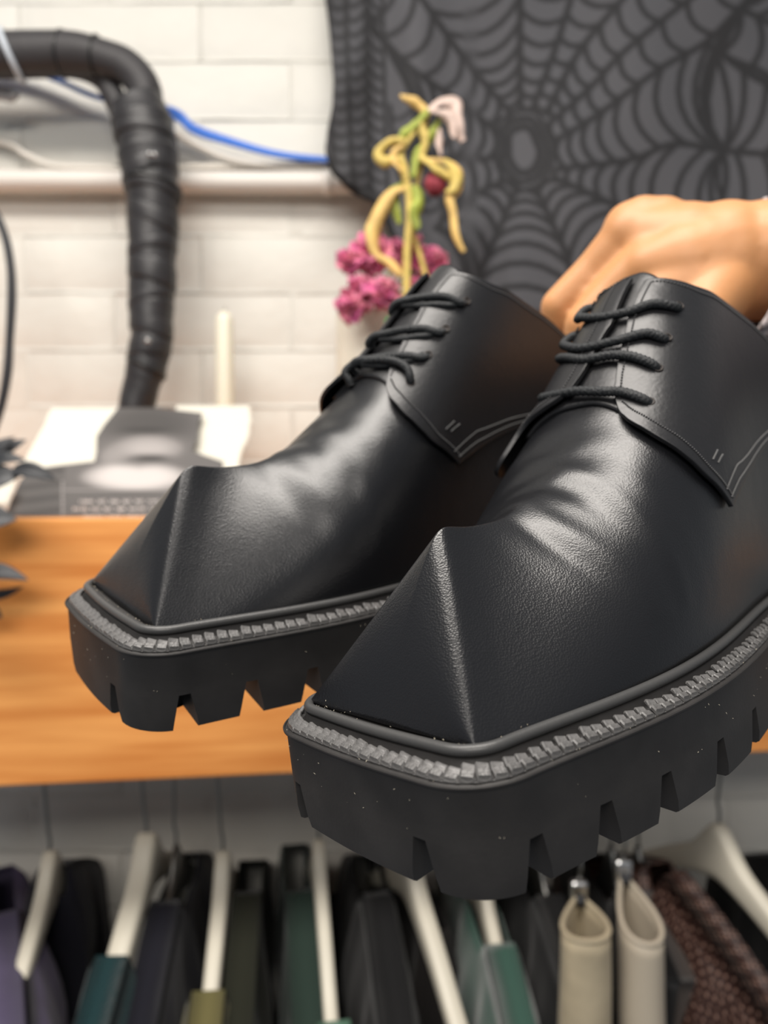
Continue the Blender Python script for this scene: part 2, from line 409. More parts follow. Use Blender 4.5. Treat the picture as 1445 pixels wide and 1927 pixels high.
# ---------------------------------------------------------------- web cloth
def seglist(poly): 
    p=np.asarray(poly,float); return np.c_[p[:-1],p[1:]]
def bez(a,c,b,n=7):
    t=np.linspace(0,1,n)[:,None];return (1-t)**2*a+2*t*(1-t)*c+t*t*b
def web(center,rads,step,grow,sag,nmax=40,rw=5.5,sw=4.5,stag=0,smin=0,wrap=False):
    segs=[];C0=np.array(center,float);R_=[]
    for poly in rads:
        p=catmull(np.array(poly,float),30); d=np.r_[0,np.cumsum(np.linalg.norm(np.diff(p,axis=0),axis=1))]; R_.append((p,d))
        segs.append(np.c_[seglist(p),np.full(len(p)-1,rw)])
    def at(i,s): 
        p,d=R_[i]; return np.array([np.interp(s,d,p[:,0]),np.interp(s,d,p[:,1])]),s<=d[-1]
    m=len(rads)
    for i in range(m if wrap else m-1):
        j=(i+1)%m; s=smin+(stag*((i*37)%5)/5.)*step; kk=0
        while kk<nmax:
            st=step*(1+grow*kk); a,ok1=at(i,s); b,ok2=at(j,s*(1+.06*math.sin(i*2.3)))
            if not(ok1 or ok2): break
            ch=np.linalg.norm(a-b); mid=(a+b)/2; dr_=C0-mid; dr_/=np.linalg.norm(dr_)+1e-6
            c_=mid+dr_*min(ch*sag,st*2.0)*2*.6
            q=bez(a,c_,b); segs.append(np.c_[seglist(q),np.full(len(q)-1,sw)])
            s+=st; kk+=1
    return segs
rad=[[(980,200),(978,90),(980,-300)],[(1003,205),(1050,76),(1120,-150)],[(1027,216),(1085,105),(1156,17),(1300,-150)],[(1033,234),(1109,167),(1167,105),(1243,41),(1400,-80)],
[(1044,266),(1126,216),(1243,129),(1325,82),(1390,17),(1480,-90)],[(1050,319),(1185,301),(1267,272),(1360,284)],[(1044,336),(1115,368),(1185,400),(1300,450),(1500,520)],
[(1009,357),(1039,421),(1068,491),(1100,640)],[(974,351),(940,430),(900,520),(870,640)],[(951,340),(890,370),(820,430)],[(945,298),(857,300),(760,290)],[(945,257),(863,193),(775,130),(690,40)],[(963,216),(892,135),(834,58),(740,-80)]]
SEG=web((985,285),rad,27,.17,.36,stag=.8,wrap=True,rw=7,sw=6)
# ring around the hub
a=np.linspace(0,2*math.pi,25); 
for q,(ex,ey,wd) in enumerate(((30,44,8),(44,60,7),(55,76,5))):
    ring=np.c_[985+ex*np.cos(a)*(1+.06*np.cos(5*a)),283+ey*np.sin(a)*(1+.05*np.sin(4*a))+6*np.cos(a)]
    SEG.append(np.c_[seglist(ring),np.full(24,wd)])
# second web: fans out from the right, and the narrow folded web on the left
SEG+=web((1620,420),[[(1600,330),(1440,160),(1325,82)],[(1600,360),(1480,300),(1360,284)],[(1620,400),(1500,420),(1300,440)]],40,.08,.22,rw=7,sw=6.5)
SEG+=web((1640,120),[[(1600,80),(1520,-60),(1500,-300)],[(1600,120),(1480,60),(1390,17)],[(1600,150),(1500,170),(1425,150),(1345,95)],[(1640,160),(1600,330),(1580,420)]],44,.08,.3,rw=7,sw=6.5)
SEG+=web((690,560),[[(640,420),(622,200),(620,-200)],[(670,420),(656,200),(650,-200)],[(700,420),(690,200),(688,-200)],[(735,430),(728,300),(722,100),(716,-200)]],24,.01,.55,nmax=30,rw=5,sw=4.5)
SEG+=web((860,420),[[(800,400),(750,330),(735,200)],[(830,380),(795,300),(775,170)],[(860,370),(850,300),(840,200)]],26,.02,.35,rw=5,sw=4.5)
SEG=np.concatenate(SEG)
NI,NJ=330,300
X=np.linspace(614,1760,NI)
def ybot(x): return np.interp(x,[600,616,627,640,666,690,711,734,760,790,830,870,900,1760],[250,285,318,332,355,368,382,430,490,530,580,640,952,952])
YB=ybot(X)
gx=np.repeat(X[:,None],NJ,1); tt=np.linspace(0,1,NJ)[None]
gy=-320+(YB[:,None]+320)*tt
lx=np.interp(gy,[-320,0,60,150,200,250,285,330],[606,612,620,628,626,616,614,616])-614
gx=gx+lx*np.exp(-(gx-614)/60.)
dep=.915+.012*np.sin(gx*.045+gy*.004)*np.exp(-((gx-700)/110.)**2)+.008*np.sin(gx*.013+gy*.006+1)+.004*np.sin(gx*.031-gy*.011)
dep=dep-.022*np.exp(-((gx-870+ (gy-480)*.15)/38.)**2)*sm(330,500,gy)+.012*np.exp(-((gx-930+(gy-480)*.1)/30.)**2)*sm(330,500,gy)
dep=dep+.006*np.sin(gy*.03+gx*.02)*np.exp(-((gx-640)/50.)**2)
cam3=np.stack([(gx-CX)/F_PX*dep,-(gy-CY)/F_PX*dep,-dep,np.ones_like(dep)],-1)@CAMN.T
pts2=np.stack([gx,gy],-1).reshape(-1,2); best=np.full(len(pts2),9.)
A=SEG[:,:2];B=SEG[:,2:4]-A;LL=(B**2).sum(1)+1e-9;WD_=SEG[:,4]
order=np.argsort(A[:,0])
for ch in range(0,len(pts2),6000):
    p=pts2[ch:ch+6000]; x0,x1,y0,y1=p[:,0].min()-30,p[:,0].max()+30,p[:,1].min()-30,p[:,1].max()+30
    sel=(np.minimum(A[:,0],A[:,0]+B[:,0])<x1)&(np.maximum(A[:,0],A[:,0]+B[:,0])>x0)
    if not sel.any(): continue
    a_,b_,l_,w_=A[sel],B[sel],LL[sel],WD_[sel]
    t_=np.clip(((p[:,None]-a_)*b_).sum(2)/l_,0,1); d_=np.linalg.norm(p[:,None]-a_-t_[...,None]*b_,axis=2)/w_
    best[ch:ch+6000]=d_.min(1)
f=sm(.55,1.35,best)
f=f*(1-.0*pts2[:,0])
cg=np.array([.074,.074,.082]);cd=np.array([.014,.014,.016])
colr=cd+(cg-cd)*f[:,None]
lf=sm(560,760,pts2[:,0])[:,None]; colr=colr*(.45+.55*lf)      # colour darkens towards the folded left edge
rc=root('web_cloth',cam3[NI//2,NJ-1,:3],label='sheer charcoal cloth with spider web pattern hanging on the wall',cat='cloth')
o=mesh('cloth_sheet',cam3[...,:3].reshape(-1,3),[g for g in gridf(NI,NJ)],CLOTH,rc)
ca=o.data.color_attributes.new('web','FLOAT_COLOR','POINT'); ca.data.foreach_set('color',np.c_[colr,np.ones(len(colr))].astype(np.float32).ravel())
mod(o,'SOLIDIFY',thickness=.0012,offset=1)
# darker hem roll along the lower left edge
hp=np.array([[616,262],[617,285],[628,320],[642,334],[667,357],[692,370],[713,385],[736,434],[762,494],[795,536]])
V,Fc=tube(PL(hp,.912),np.array([2,5,6,7,8,8,7,6,5,3])*.65/1000*1.0,10,n=60); mesh('hem_roll',V,Fc,mat('dark hem cloth',(.012,.012,.013),.9),rc)
# ---------------------------------------------------------------- things on the shelf
def onshelf(px,d): # ground point on the shelf top under pixel column px
    q=P(px,975,d); return np.array([q[0],q[1],ZT])
def zat(py,d): return P(722,py,d)[2]
# candle
b=onshelf(425,.93); hgt=zat(590,.93)-b[2]
cd_=root('taper_candle',b,label='ivory taper candle standing behind the paper, right of the duct',cat='candle')
V,Fc=lathe([(.0105,0),(.0115,.005),(.0115,hgt*.6),(.0108,hgt-.012),(.009,hgt-.005),(.004,hgt)],b,24); mesh('wax_stick',V,Fc,WAX,cd_)
V,Fc=tube([b+[0,0,hgt-.001],b+[.001,0,hgt+.006]],.0009,6,n=3); mesh('wick',V,Fc,WICK,cd_)
# poster: cream sheets and the print leaning on the wall
def sheet(poly,d0,d1,name,m,nx=60,ny=40,curl=.004,parent=None,dep_fn=None,**kk):
    """poly: list of (px,py) outline sampled as rows left/right pairs: [(y,xl,xr),...]"""
    ys=np.array([r_[0] for r_ in poly]);xl=np.array([r_[1] for r_ in poly]);xr=np.array([r_[2] for r_ in poly])
    yy=np.linspace(ys[0],ys[-1],ny);L_=np.interp(yy,ys,xl);R2=np.interp(yy,ys,xr)
    G=[];PX=[]
    for i,y in enumerate(yy):
        for j in range(nx):
            s_=j/(nx-1);x=L_[i]+(R2[i]-L_[i])*s_
            if j in(0,nx-1) : x+=random.uniform(-2,2)*kk.get('torn',0)
            d=d0+(d1-d0)*(i/(ny-1))+curl*math.sin(x*.02+y*.012)*0.6
            G.append(P(x,y,d));PX.append((x,y))
    kk.pop('torn',None)
    o=mesh(name,G,gridf(ny,nx),m,parent,**kk); mod(o,'SOLIDIFY',thickness=.0006,offset=-1)
    return o,np.array(PX)
sheet([(768,97,260),(800,82,260),(850,55,260),(876,42,260),(884,60,200),(885,110,150)],.855,.79,'torn_paper',PAPERM,torn=1,label='torn cream paper sheet left of the black-and-white photo print',cat='paper')
sheet([(764,330,470),(790,330,472),(820,330,468),(850,330,455),(874,330,450),(960,330,440)],.858,.76,'torn_paper',PAPERM,torn=1,label='cream paper sheet right of the photo print, below the candle',cat='paper')
pr,PX=sheet([(768,222,300),(778,214,382),(800,196,374),(822,182,372),(850,182,362),(869,178,420),(876,115,420),(884,60,420),(905,38,420),(940,22,420),(972,10,420)],.845,.722,'photo_print',PRINT,nx=150,ny=110,label='torn black-and-white photograph print with pale lettering leaning on the wall',cat='print')
x,y=PX[:,0],PX[:,1]
def blob(cx_,cy_,rx,ry,s=2.): return np.exp(-((((x-cx_)/rx)**2+((y-cy_)/ry)**2)**(s/2)))
g=np.full(len(x),.15)
g=g*(1-.45*np.clip(blob(280,800,90,38,4),0,1))
g+=.24*blob(280,842,56,24,3)-.22*blob(282,862,34,7,3)-.08*blob(275,812,40,6)
g+=.42*blob(255,898,92,25,6)*sm(868,890,y+abs(x-262)*.18)-.0
g+=.10*blob(210,862,25,20)
g=np.where((y>922),.13,g); g=np.where((x<122)&(y>880),.10+.025*np.sin(y*.25+x*.03),g); g=np.where((y>922)&(y<925)&(x>122),.3,g)
g=np.where((abs(x-118)<2)&(y>905),.25,g)
g=np.clip(np.where(g<.2,g*.8,g),.04,.8)
cl=np.c_[g*1.0,g*.93,g*.9,np.ones(len(g))]
ca=pr.data.color_attributes.new('print','FLOAT_COLOR','POINT'); ca.data.foreach_set('color',cl.astype(np.float32).ravel())
# illegible pale lettering: three rows of small strokes
pts=[];rng=np.random.RandomState(3)
for ry,x0,x1 in((944,150,300),(958,138,300),(973,158,300)):
    xx=x0
    while xx<x1:
        for q in range(rng.randint(3,8)):
            d=.722+(972-ry)/204*.123-.0035
            hh=rng.uniform(2.6,4.2); ww=2.0
            a_=[P(xx,ry-hh,d),P(xx+ww,ry-hh,d),P(xx+ww,ry+hh*.9,d),P(xx,ry+hh*.9,d)]
            pts.append((np.array(a_),[(0,1,2,3)]))
            if rng.rand()<.6: 
                a_=[P(xx,ry-1,d),P(xx+5,ry-1,d),P(xx+5,ry+1,d),P(xx,ry+1,d)];pts.append((np.array(a_),[(0,1,2,3)]))
            xx+=5.5
        xx+=7
V,Fc=merge(pts); o=mesh('lettering',V,Fc,INKW,pr,smooth=False,kind='stuff',label='three blurred rows of pale lettering')
sheet([(905,-120,30),(925,-120,24),(948,-120,14)],.74,.72,'torn_paper',PAPERM,torn=1,label='cream paper corner at the left edge under the black leaves',cat='paper')
# black leaf spray at the left edge
ls=root('leaf_spray',P(-40,1000,.66),label='spray of black artificial leaves at the left edge of the shelf',cat='artificial foliage')
V,Fc=tube(PL([(-60,800,.67),(-20,860,.665),(-30,960,.662),(-35,1080,.66),(-50,1190,.66)]),.0022,8,n=40); mesh('stem',V,Fc,LEAFB,ls)
def leaf(a,b,wd,d,cup=.35,m=LEAFB,par=ls,name='leaf',twist=0,dd=0):
    a3=P(a[0],a[1],d);b3=P(b[0],b[1],d+dd);ax=b3-a3;L=np.linalg.norm(ax);ax/=L
    s=np.cross(ax,[0,1,0]);s/=np.linalg.norm(s);u=np.cross(ax,s)
    c_,s_=math.cos(twist),math.sin(twist);s,u=s*c_+u*s_,-s*s_+u*c_
    V=[];w_=wd*1.45*d/1400
    for i in range(13):
        t_=i/12;h=w_*math.sin(math.pi*t_**.8)**.8
        for j in range(7):
            q=(j-3)/3
            V.append(a3+ax*L*t_+s*h*q+u*(cup*h*(abs(q)**1.3)+.12*L*math.sin(math.pi*t_)))
    o=mesh(name,V,gridf(13,7),m,par); mod(o,'SOLIDIFY',thickness=.0007,offset=0); return o
leaf((-40,905),(28,822),15,.672,.4,twist=-.5); leaf((-5,868),(50,828),10,.68,.3,twist=-.4)
leaf((-20,878),(48,866),11,.66,.5,twist=-.7); leaf((20,886),(106,903),12,.655,.5,twist=-.6)
leaf((-50,915),(42,893),20,.655,.25,twist=-.4); leaf((-70,985),(32,978),22,.65,.3,twist=-.5)
leaf((-60,1090),(54,1092),15,.642,.5,twist=-.9); leaf((-60,1098),(44,1104),13,.648,.5,twist=.9); leaf((-60,1130),(4,1162),16,.66,.4,twist=-.4)
leaf((-60,1040),(-14,1020),16,.66,.4,twist=-.4)
# vase and flowers
vb=onshelf(686,.875); vt=zat(592,.875)
vr=root('cream_vase',vb,label='plain cream cylindrical vase behind the far shoe',cat='vase')
h=vt-vb[2]; rv_=.033
V,Fc=lathe([(rv_*.93,0),(rv_,.006),(rv_*1.02,h*.5),(rv_,h-.004),(rv_*.97,h),(rv_*.9,h-.002),(rv_*.88,.02)],vb,40); mesh('vase_body',V,Fc,CERAM,vr)
gb=onshelf(748,.785); gt=zat(602,.785); h2=gt-gb[2]
V,Fc=lathe([(.026,0),(.028,.006),(.028,h2*.45),(.012,h2*.7),(.0115,h2-.012),(.0135,h2-.01),(.0135,h2-.001),(.011,h2),(.009,h2-.002),(.009,h2*.7)],gb,32)
mesh('green_bottle',V,Fc,GREENG,label='small green glass bottle beside the cream vase',cat='bottle')
def carnation(px,py,rpx,d,label,tilt=(0,0),m=PINK):
    c=P(px,py,d);r_=rpx*d/1400;rng=np.random.RandomState(int(px+py));parts=[]
    ro=root('dried_carnation',c,label=label,cat='flower',group='dried pink carnations in the vase')
    NP=22
    for q in range(NP):
        zf=1-2*(q+.5)/NP;ph_=q*2.4+rng.uniform(-.3,.3)
        dv=np.array([math.sqrt(1-zf*zf)*math.cos(ph_),math.sqrt(1-zf*zf)*math.sin(ph_),zf])
        s=np.cross(dv,rng.normal(size=3));s/=np.linalg.norm(s);u=np.cross(dv,s)
        wd=r_*rng.uniform(.5,.85);V=[];ln=r_*rng.uniform(.8,1.3);p1,p2=rng.uniform(0,6,2);cv=rng.uniform(-.5,.6)
        for i in range(7):
            for j in range(9):
                a_=(j-4)/4;t_=i/6
                V.append(c+dv*ln*(.12+.88*t_)*(1-.25*a_*a_*t_)+s*wd*a_*(.25+.75*t_**.7)+u*(wd*.28*math.sin(a_*6+p1)*t_**1.5+ln*cv*t_*t_+wd*.12*math.sin(a_*11+p2)*t_))
        parts.append((np.array(V),gridf(7,9)))
    V,Fc=merge(parts);o=mesh('petals',V,Fc,m,ro);mod(o,'SOLIDIFY',thickness=.0006,offset=0)
    v0=vb+np.array([0,0,h-.01])
    V,Fc=tube([c+[0,.004,0],(c*.5+v0*.5)+[0,.01,.01],v0-[0,0,.03]],.0016,8,n=14);mesh('stem',V,Fc,LEAFG,ro)
carnation(655,492,24,.80,'dried pink carnation, the outermost at left of the bouquet')
carnation(697,480,36,.81,'large pink dried carnation at top left of the bouquet')
carnation(716,552,36,.79,'mauve-pink dried carnation in the middle above the vase rim')
carnation(662,578,27,.785,'drooping dried carnation, lowest at the left over the vase')
carnation(676,545,26,.80,'rosy dried carnation between the outermost and drooping ones')
carnation(768,472,32,.83,'dried carnation glimpsed behind the yellow stalks')
carnation(812,498,28,.82,'purple-pink dried carnation at the right end of the bouquet')
carnation(790,548,30,.825,'deep pink dried carnation low behind the far shoe laces')
def strip(par,name,pts,wpx,d,m,thick=.0012,tw=1.2):
    C_=catmull(PL([(p[0],p[1],d+(p[2] if len(p)>2 else 0)) for p in pts]),10+8*len(pts));n_=len(C_);T=np.gradient(C_,axis=0);T/=np.linalg.norm(T,axis=1)[:,None]
    V=[];ph_=random.uniform(0,6)
    for i in range(n_):
        t_=i/(n_-1);s=np.cross(T[i],[0,1,0]);s/=np.linalg.norm(s)+1e-9;u=np.cross(s,T[i])
        a_=tw*math.sin(t_*5+ph_)*.6; s2=s*math.cos(a_)+u*math.sin(a_);u2=-s*math.sin(a_)+u*math.cos(a_)
        w_=wpx*d/1400*.5*(.35+.65*math.sin(math.pi*min(1,t_*.85+.12)))*(1+.12*math.sin(t_*17+ph_))
        for j in range(5):
            q=(j-2)/2;V.append(C_[i]+s2*w_*q+u2*w_*.55*(q*q-.4))
    o=mesh(name,V,gridf(n_,5),m,par);mod(o,'SOLIDIFY',thickness=thick,offset=0);return o
def stem(par,pts,wpx,d,m=STALK):
    V,Fc=tube(PL([(p[0],p[1]) for p in pts],d),wpx*d/1400*.5,10,n=50);return mesh('stem',V,Fc,m,par)
D=.79
t1=root('withered_tulip',P(766,640,D),label='tall withered yellow tulip with curled leaves and a looped head, in the vase',cat='flower')
stem(t1,[(762,660),(765,560),(766,476),(771,406),(767,350),(756,314),(753,282)],15,D)
stem(t1,[(757,282),(779,250),(807,212)],9,D)
strip(t1,'leaf',[(762,352),(734,362),(720,387),(709,415),(703,443),(709,476),(734,493),(755,520)],30,D,LEAFY)
strip(t1,'leaf',[(764,350),(742,364),(742,392),(752,422)],24,D+.006,LEAFG)
strip(t1,'leaf',[(775,352),(790,378),(781,406),(784,432)],26,D-.004,LEAFG)
strip(t1,'leaf',[(775,335),(783,300),(799,278),(818,247),(828,222)],20,D+.004,LEAFG)
strip(t1,'petal',[(753,262),(779,233),(807,208)],20,D-.002,LEAFG)
strip(t1,'petal',[(762,268),(735,268),(714,288),(724,305),(745,300),(760,316),(766,340)],20,D-.004,STALK)
strip(t1,'petal',[(758,274),(740,285),(742,302),(756,322)],14,D-.007,LEAFY)
t2=root('withered_tulip',P(800,620,D+.02),label='shorter withered tulip with hanging papery petals right of the tall one',cat='flower')
stem(t2,[(816,600),(809,555),(793,490),(777,434),(780,370),(790,320),(797,270),(804,215)],10,D+.012)
strip(t2,'petal',[(806,211),(779,193),(754,179)],18,D,LEAFY)
strip(t2,'petal',[(804,209),(829,190),(853,194),(858,221),(863,250),(872,266)],26,D,PETW)
strip(t2,'petal',[(815,208),(838,214),(850,235),(855,260)],20,D-.005,PETW)
strip(t2,'petal',[(821,235),(824,258),(830,293)],15,D+.006,PETW)
strip(t2,'petal',[(793,230),(798,262),(795,296)],17,D-.003,STALK)
strip(t2,'petal',[(790,292),(815,310),(842,330),(862,345)],20,D-.004,STALK)
strip(t2,'petal',[(795,300),(840,303),(864,320),(861,350),(846,372),(851,400),(854,434),(863,458),(873,474)],19,D-.003,LEAFY)
strip(t2,'leaf',[(838,300),(858,325),(852,352),(840,362)],24,D-.006,STALK)
carn=P(819,344,D+.01)
ro=root('rose_bud',carn,label='small dark pink dried rosebud hanging beside the withered petals',cat='flower')
parts=[]
for q in range(7):
    a_=q*2.4;V=[]
    for i in range(9):
        for j in range(5):
            t_=i/8;b_=a_+(j-2)*.42;rr_=.0125*math.sin(math.pi*(.08+.8*t_))*(1-.06*(q%3));V.append(carn+[rr_*math.cos(b_),rr_*math.sin(b_),.013-.026*t_])
    parts.append((np.array(V),gridf(9,5)))
V,Fc=merge(parts);o=mesh('petals',V,Fc,BUD,ro);mod(o,'SOLIDIFY',thickness=.0008,offset=0)
V,Fc=tube(PL([(819,330),(812,310),(800,296)],D+.01),.0012,8,n=10);mesh('stem',V,Fc,LEAFG,ro)
# ---------------------------------------------------------------- the pair of shoes
def rodr(r):
    t=np.linalg.norm(r);k=r/t
    K=np.array([[0,-k[2],k[1]],[k[2],0,-k[0]],[-k[1],k[0],0]])
    return np.eye(3)+np.sin(t)*K+(1-np.cos(t))*K@K
def shoe_matrix(p):
    p=np.array(p);M=np.eye(4);M[:3,:3]=rodr(p[:3]);M[:3,3]=p[3:]*.01
    return Matrix((CAMN@np.diag([1,-1,-1,1])@M).tolist())
def welt_block_mesh():
    xs=[-.195,-.15,.115,.195];prof=[(0,0.),(.03,.10),(.17,.17),(.20,.115),(.24,.13),(.36,.25),(.44,.22)]
    V=[];rng=np.random.RandomState(2)
    for i,x in enumerate(xs):
        for j,(y,z) in enumerate(prof):
            V.append(((x+.05*y)*.01,y*.01,(z*(1,1.1,.95,.5)[i]+(0 if j==0 else [0,.02,-.01,-.05][i])+rng.uniform(-.012,.012))*.01))
    me=bpy.data.meshes.new('welt_block');me.from_pydata(V,[],gridf(4,len(prof))+[tuple(range(len(prof)))[::-1],tuple(3*len(prof)+j for j in range(len(prof)))]);me.materials.append(WELTM)
    for p_ in me.polygons:p_.use_smooth=False
    me.update();return me
WB=welt_block_mesh()
import bmesh
def sharpen(o,a=32):
    b=bmesh.new();b.from_mesh(o.data);bmesh.ops.recalc_face_normals(b,faces=b.faces);b.to_mesh(o.data);b.free()
    o.data.set_sharp_from_angle(angle=R(a))
NOTCH=[328,382,414,437,460,488,516,544,574,604,634,664,694,306,283,258,231,203,175,145,115,85,55,25]
def make_shoe(pose,lat,label,tuneN=9):
    M=shoe_matrix(pose)
    ro=root('derby_shoe',M=M,label=label,cat='shoe')
    def sh_mesh(name,V,Fc,m,par=ro,**k):
        o=mesh(name,np.asarray(V)*.01,Fc,m,par,local=True,**k);return o
    # --- upper body
    v=np.linspace(-1,1,161);u=np.r_[np.linspace(0,.05,14)[:-1],np.linspace(.05,.97,170),[.982,.992,.998]]
    ridge=S(np.zeros_like(v),v,lat)
    base=np.c_[np.full(len(v),-1.2)+.12*(1-v**2),ridge[:,1]*1.0-TY*np.cos(v*np.pi/2)**2*.6,np.full(len(v),.5)]
    yl,yr=ridge[-1,1],ridge[0,1]
    rows=[]
    for t in np.linspace(1,0,32)[:-1]:
        p=ridge*(1-t)+base*t
        p[:,0]+=.22*np.sin(np.pi*t)*np.cos(v*np.pi/2)**.8     # the front face is very slightly domed
        rows.append(p)
    nf=len(rows)
    U,Vv=np.meshgrid(u,v,indexing='ij')
    B=S(U,Vv,lat)
    G=np.concatenate([np.array(rows),B])
    # soften ridges and apex
    for it in range(12):
        H=G.copy();H[1:-1]=.25*G[:-2]+.5*G[1:-1]+.25*G[2:]
        wgt=np.zeros(G.shape[:2]);wgt[nf-10:nf+10]=1;wgt[0]=0
        wgt[:,:3]=0;wgt[:,-3:]=0
        G=G*(1-wgt[...,None])+H*wgt[...,None]
    for it in range(40):
        H=G.copy();H[:,1:-1]=.25*G[:,:-2]+.5*G[:,1:-1]+.25*G[:,2:]
        wgt=np.zeros(G.shape[:2]);wgt[:nf+80]=np.r_[np.ones(nf+50),np.linspace(1,0,30)][:,None];wgt=wgt*np.exp(-(v/.13)**2)[None]
        G=G*(1-wgt[...,None])+H*wgt[...,None]
    # flex creases across the vamp
    N=np.cross(np.gradient(G,axis=0),np.gradient(G,axis=1));N/=np.linalg.norm(N,axis=2)[...,None]+1e-9
    cN=G-np.array([G[...,0].mean(),0,2.]);sg=np.sign((N*np.stack([0*G[...,0],G[...,1],G[...,2]-2],-1)).sum(-1));N*=sg[...,None]
    x_,y_=G[...,0],G[...,1]
    sd=1 if lat else -1
    cr=np.zeros(G.shape[:2])
    for cx_,am,wd,sk,y0,ysp in ((-7.6,.13,.42,.10,0.4,2.6),(-8.9,-.10,.35,.16,1.2,2.2),(-9.7,.09,.3,.22,.6,2.4),(-6.7,-.05,.3,.05,1.5,1.6),(-8.3,.05,.16,-.2,-1.2,1.4)):
        cr+=am*np.exp(-((x_-cx_-sk*y_+.05*y_**2)/wd)**2)*np.exp(-((y_-y0)/ysp)**2)*(G[...,2]>2)
    cr-=.035*np.sin(x_*5+y_*2.1)*np.exp(-((x_+9)/2.2)**2)*np.exp(-(y_/3)**2)*(G[...,2]>2)
    G=G+N*(cr*(.72 if lat else .5))[...,None]
    n_,m_=G.shape[:2]
    def vtop(u): return np.where(np.asarray(u)<.485,0,np.maximum(0,interp_s(u,[.485,.50,.52,.545,.60,.72,.80,.9,1],[.03,.11,.21,.29,.38,.49,.55,.59,.55])))
    uu=np.r_[np.zeros(nf),u]
    Fc=[]
    for i in range(n_-1):
        vt_=vtop(uu[i])
        for j in range(m_-1):
            if vt_>0 and abs((v[j]+v[j+1])/2)<vt_: continue
            Fc.append((i*m_+j,i*m_+j+1,(i+1)*m_+j+1,(i+1)*m_+j))
    up=sh_mesh('upper',G.reshape(-1,3),Fc,LEATHER,label='black leather vamp with a pyramid shaped square toe')
    up.data.materials.append(LINING)
    bm=up
    mod(up,'SOLIDIFY',thickness=.0022,offset=-1 ,material_offset=1,material_offset_rim=0)
    # orientation check so that the shell grows inward
    f0=up.data.polygons[len(up.data.polygons)//3];c0=f0.center
    if f0.normal.dot(c0-Vector((c0.x,0,.02)))<0: up.data.flip_normals()
    # --- quarters
    def flapP(a,b,ex,s,lift):
        """a: 0 front edge..1 heel, b: 0 lower seam..1 facing / topline"""
        a=np.asarray(a,float);b=np.asarray(b,float)
        uf=interp_s(b,[0,.2,.42,.55,.67,.88,.95,1],[.44,.37,.308,.303,.325,.335,.341,.352]) if (s<0 and lat) else interp_s(b,[0,.08,.2,.325,.46,.58,.71,.87,.95,1],[.452,.425,.39,.368,.351,.339,.331,.328,.334,.35])
        ue=.965
        u_=uf+(ue-uf)*a
        vs=(interp_s(u_,[.33,.45,.56,.66,1],[.80,.797,.785,.757,.68]) if lat==(s>0) else interp_s(u_,[.33,.45,.66,1],[.77,.765,.75,.68]))
        vt=np.where(u_<.497,np.interp(u_,[.33,.375,.44,.497],[.19,.135,.09,.09]),vtop(u_))
        if (s<0): vt=np.where(u_<.497,np.interp(u_,[.33,.375,.44,.497],[.05,.02,-.005,-.005]) if lat else vt*.8,vt)
        # rounded top front corner
        vt=vt+.10*np.exp(-((u_-.505)/.02)**2)*0
        v_=vs+(vt-vs)*b
        off=.07+ex+lift*(np.exp(-a*9))*np.sin(np.clip(b,0.02,1)*2.2)**1.0
        off=off+.18*np.exp(-((u_-.47)/.06)**2)*sm(.75,1,b)*(1 if s<0 else .3)
        return S(u_,s*v_,lat,off)
    aa=np.r_[np.linspace(0,.1,24)[:-1],np.linspace(.1,.42,70)[:-1],np.linspace(.42,1,50)]
    bb=np.linspace(0,1,60)
    A_,B_=np.meshgrid(aa,bb,indexing='ij')
    for s in(1,-1):
        lift=.12 if s>0 else (.3 if lat else .42)
        Q=flapP(A_,B_,0,s,lift)
        Fq=gridf(len(aa),len(bb))
        if s>0: Fq=[f_[::-1] for f_ in Fq]
        q=sh_mesh('quarter',Q.reshape(-1,3),Fq,FLAPL)
        f0=q.data.polygons[len(Fq)//2];c0=f0.center
        if f0.normal.dot(c0-Vector((c0.x,0,.04)))<0: q.data.flip_normals()
        mod(q,'SOLIDIFY',thickness=.0016,offset=1); mod(q,'BEVEL',width=.0005,segments=2,limit_method='ANGLE',angle_limit=R(50))
        # stitches
        st=[]
        def run(fa,fb_,n,dash=.62,r_=.036):
            t=np.linspace(0,1,n*6+1);p=flapP(fa(t),fb_(t),.175,s,lift)
            p=resamp(p,n*6+1,False)
            for i in range(n):
                seg=p[i*6:i*6+5]
                st.append(tube(seg*1.0,[r_*.4,r_,r_,r_,r_*.4],6))
        run(lambda t:.022+0*t,lambda t:.02+.90*t,62)
        run(lambda t:.022+.21*t,lambda t:.94+0*t,40)
        run(lambda t:.23+.72*t,lambda t:.94+0*t,96)
        run(lambda t:.015+.95*t,lambda t:.03+0*t,110)
        run(lambda t:.015+.95*t,lambda t:.068+0*t,110)
        V,F2=merge(st[:-220]);sh_mesh('stitching',V,F2,THREAD,q,kind='stuff')
        V,F2=merge(st[-220:]);sh_mesh('seam_stitching',V,F2,THREADL,q,kind='stuff',label='double row of paler stitching along the lower seam')
        st=[]
        if True:
            run(lambda t:.045+.035*t,lambda t:.20-.01*t,7,r_=.04);run(lambda t:.052+.035*t,lambda t:.165-.01*t,7,r_=.04)
            V,F2=merge(st);sh_mesh('bar_tack',V,F2,THREADL,q,label='two short pale rows of stitching')
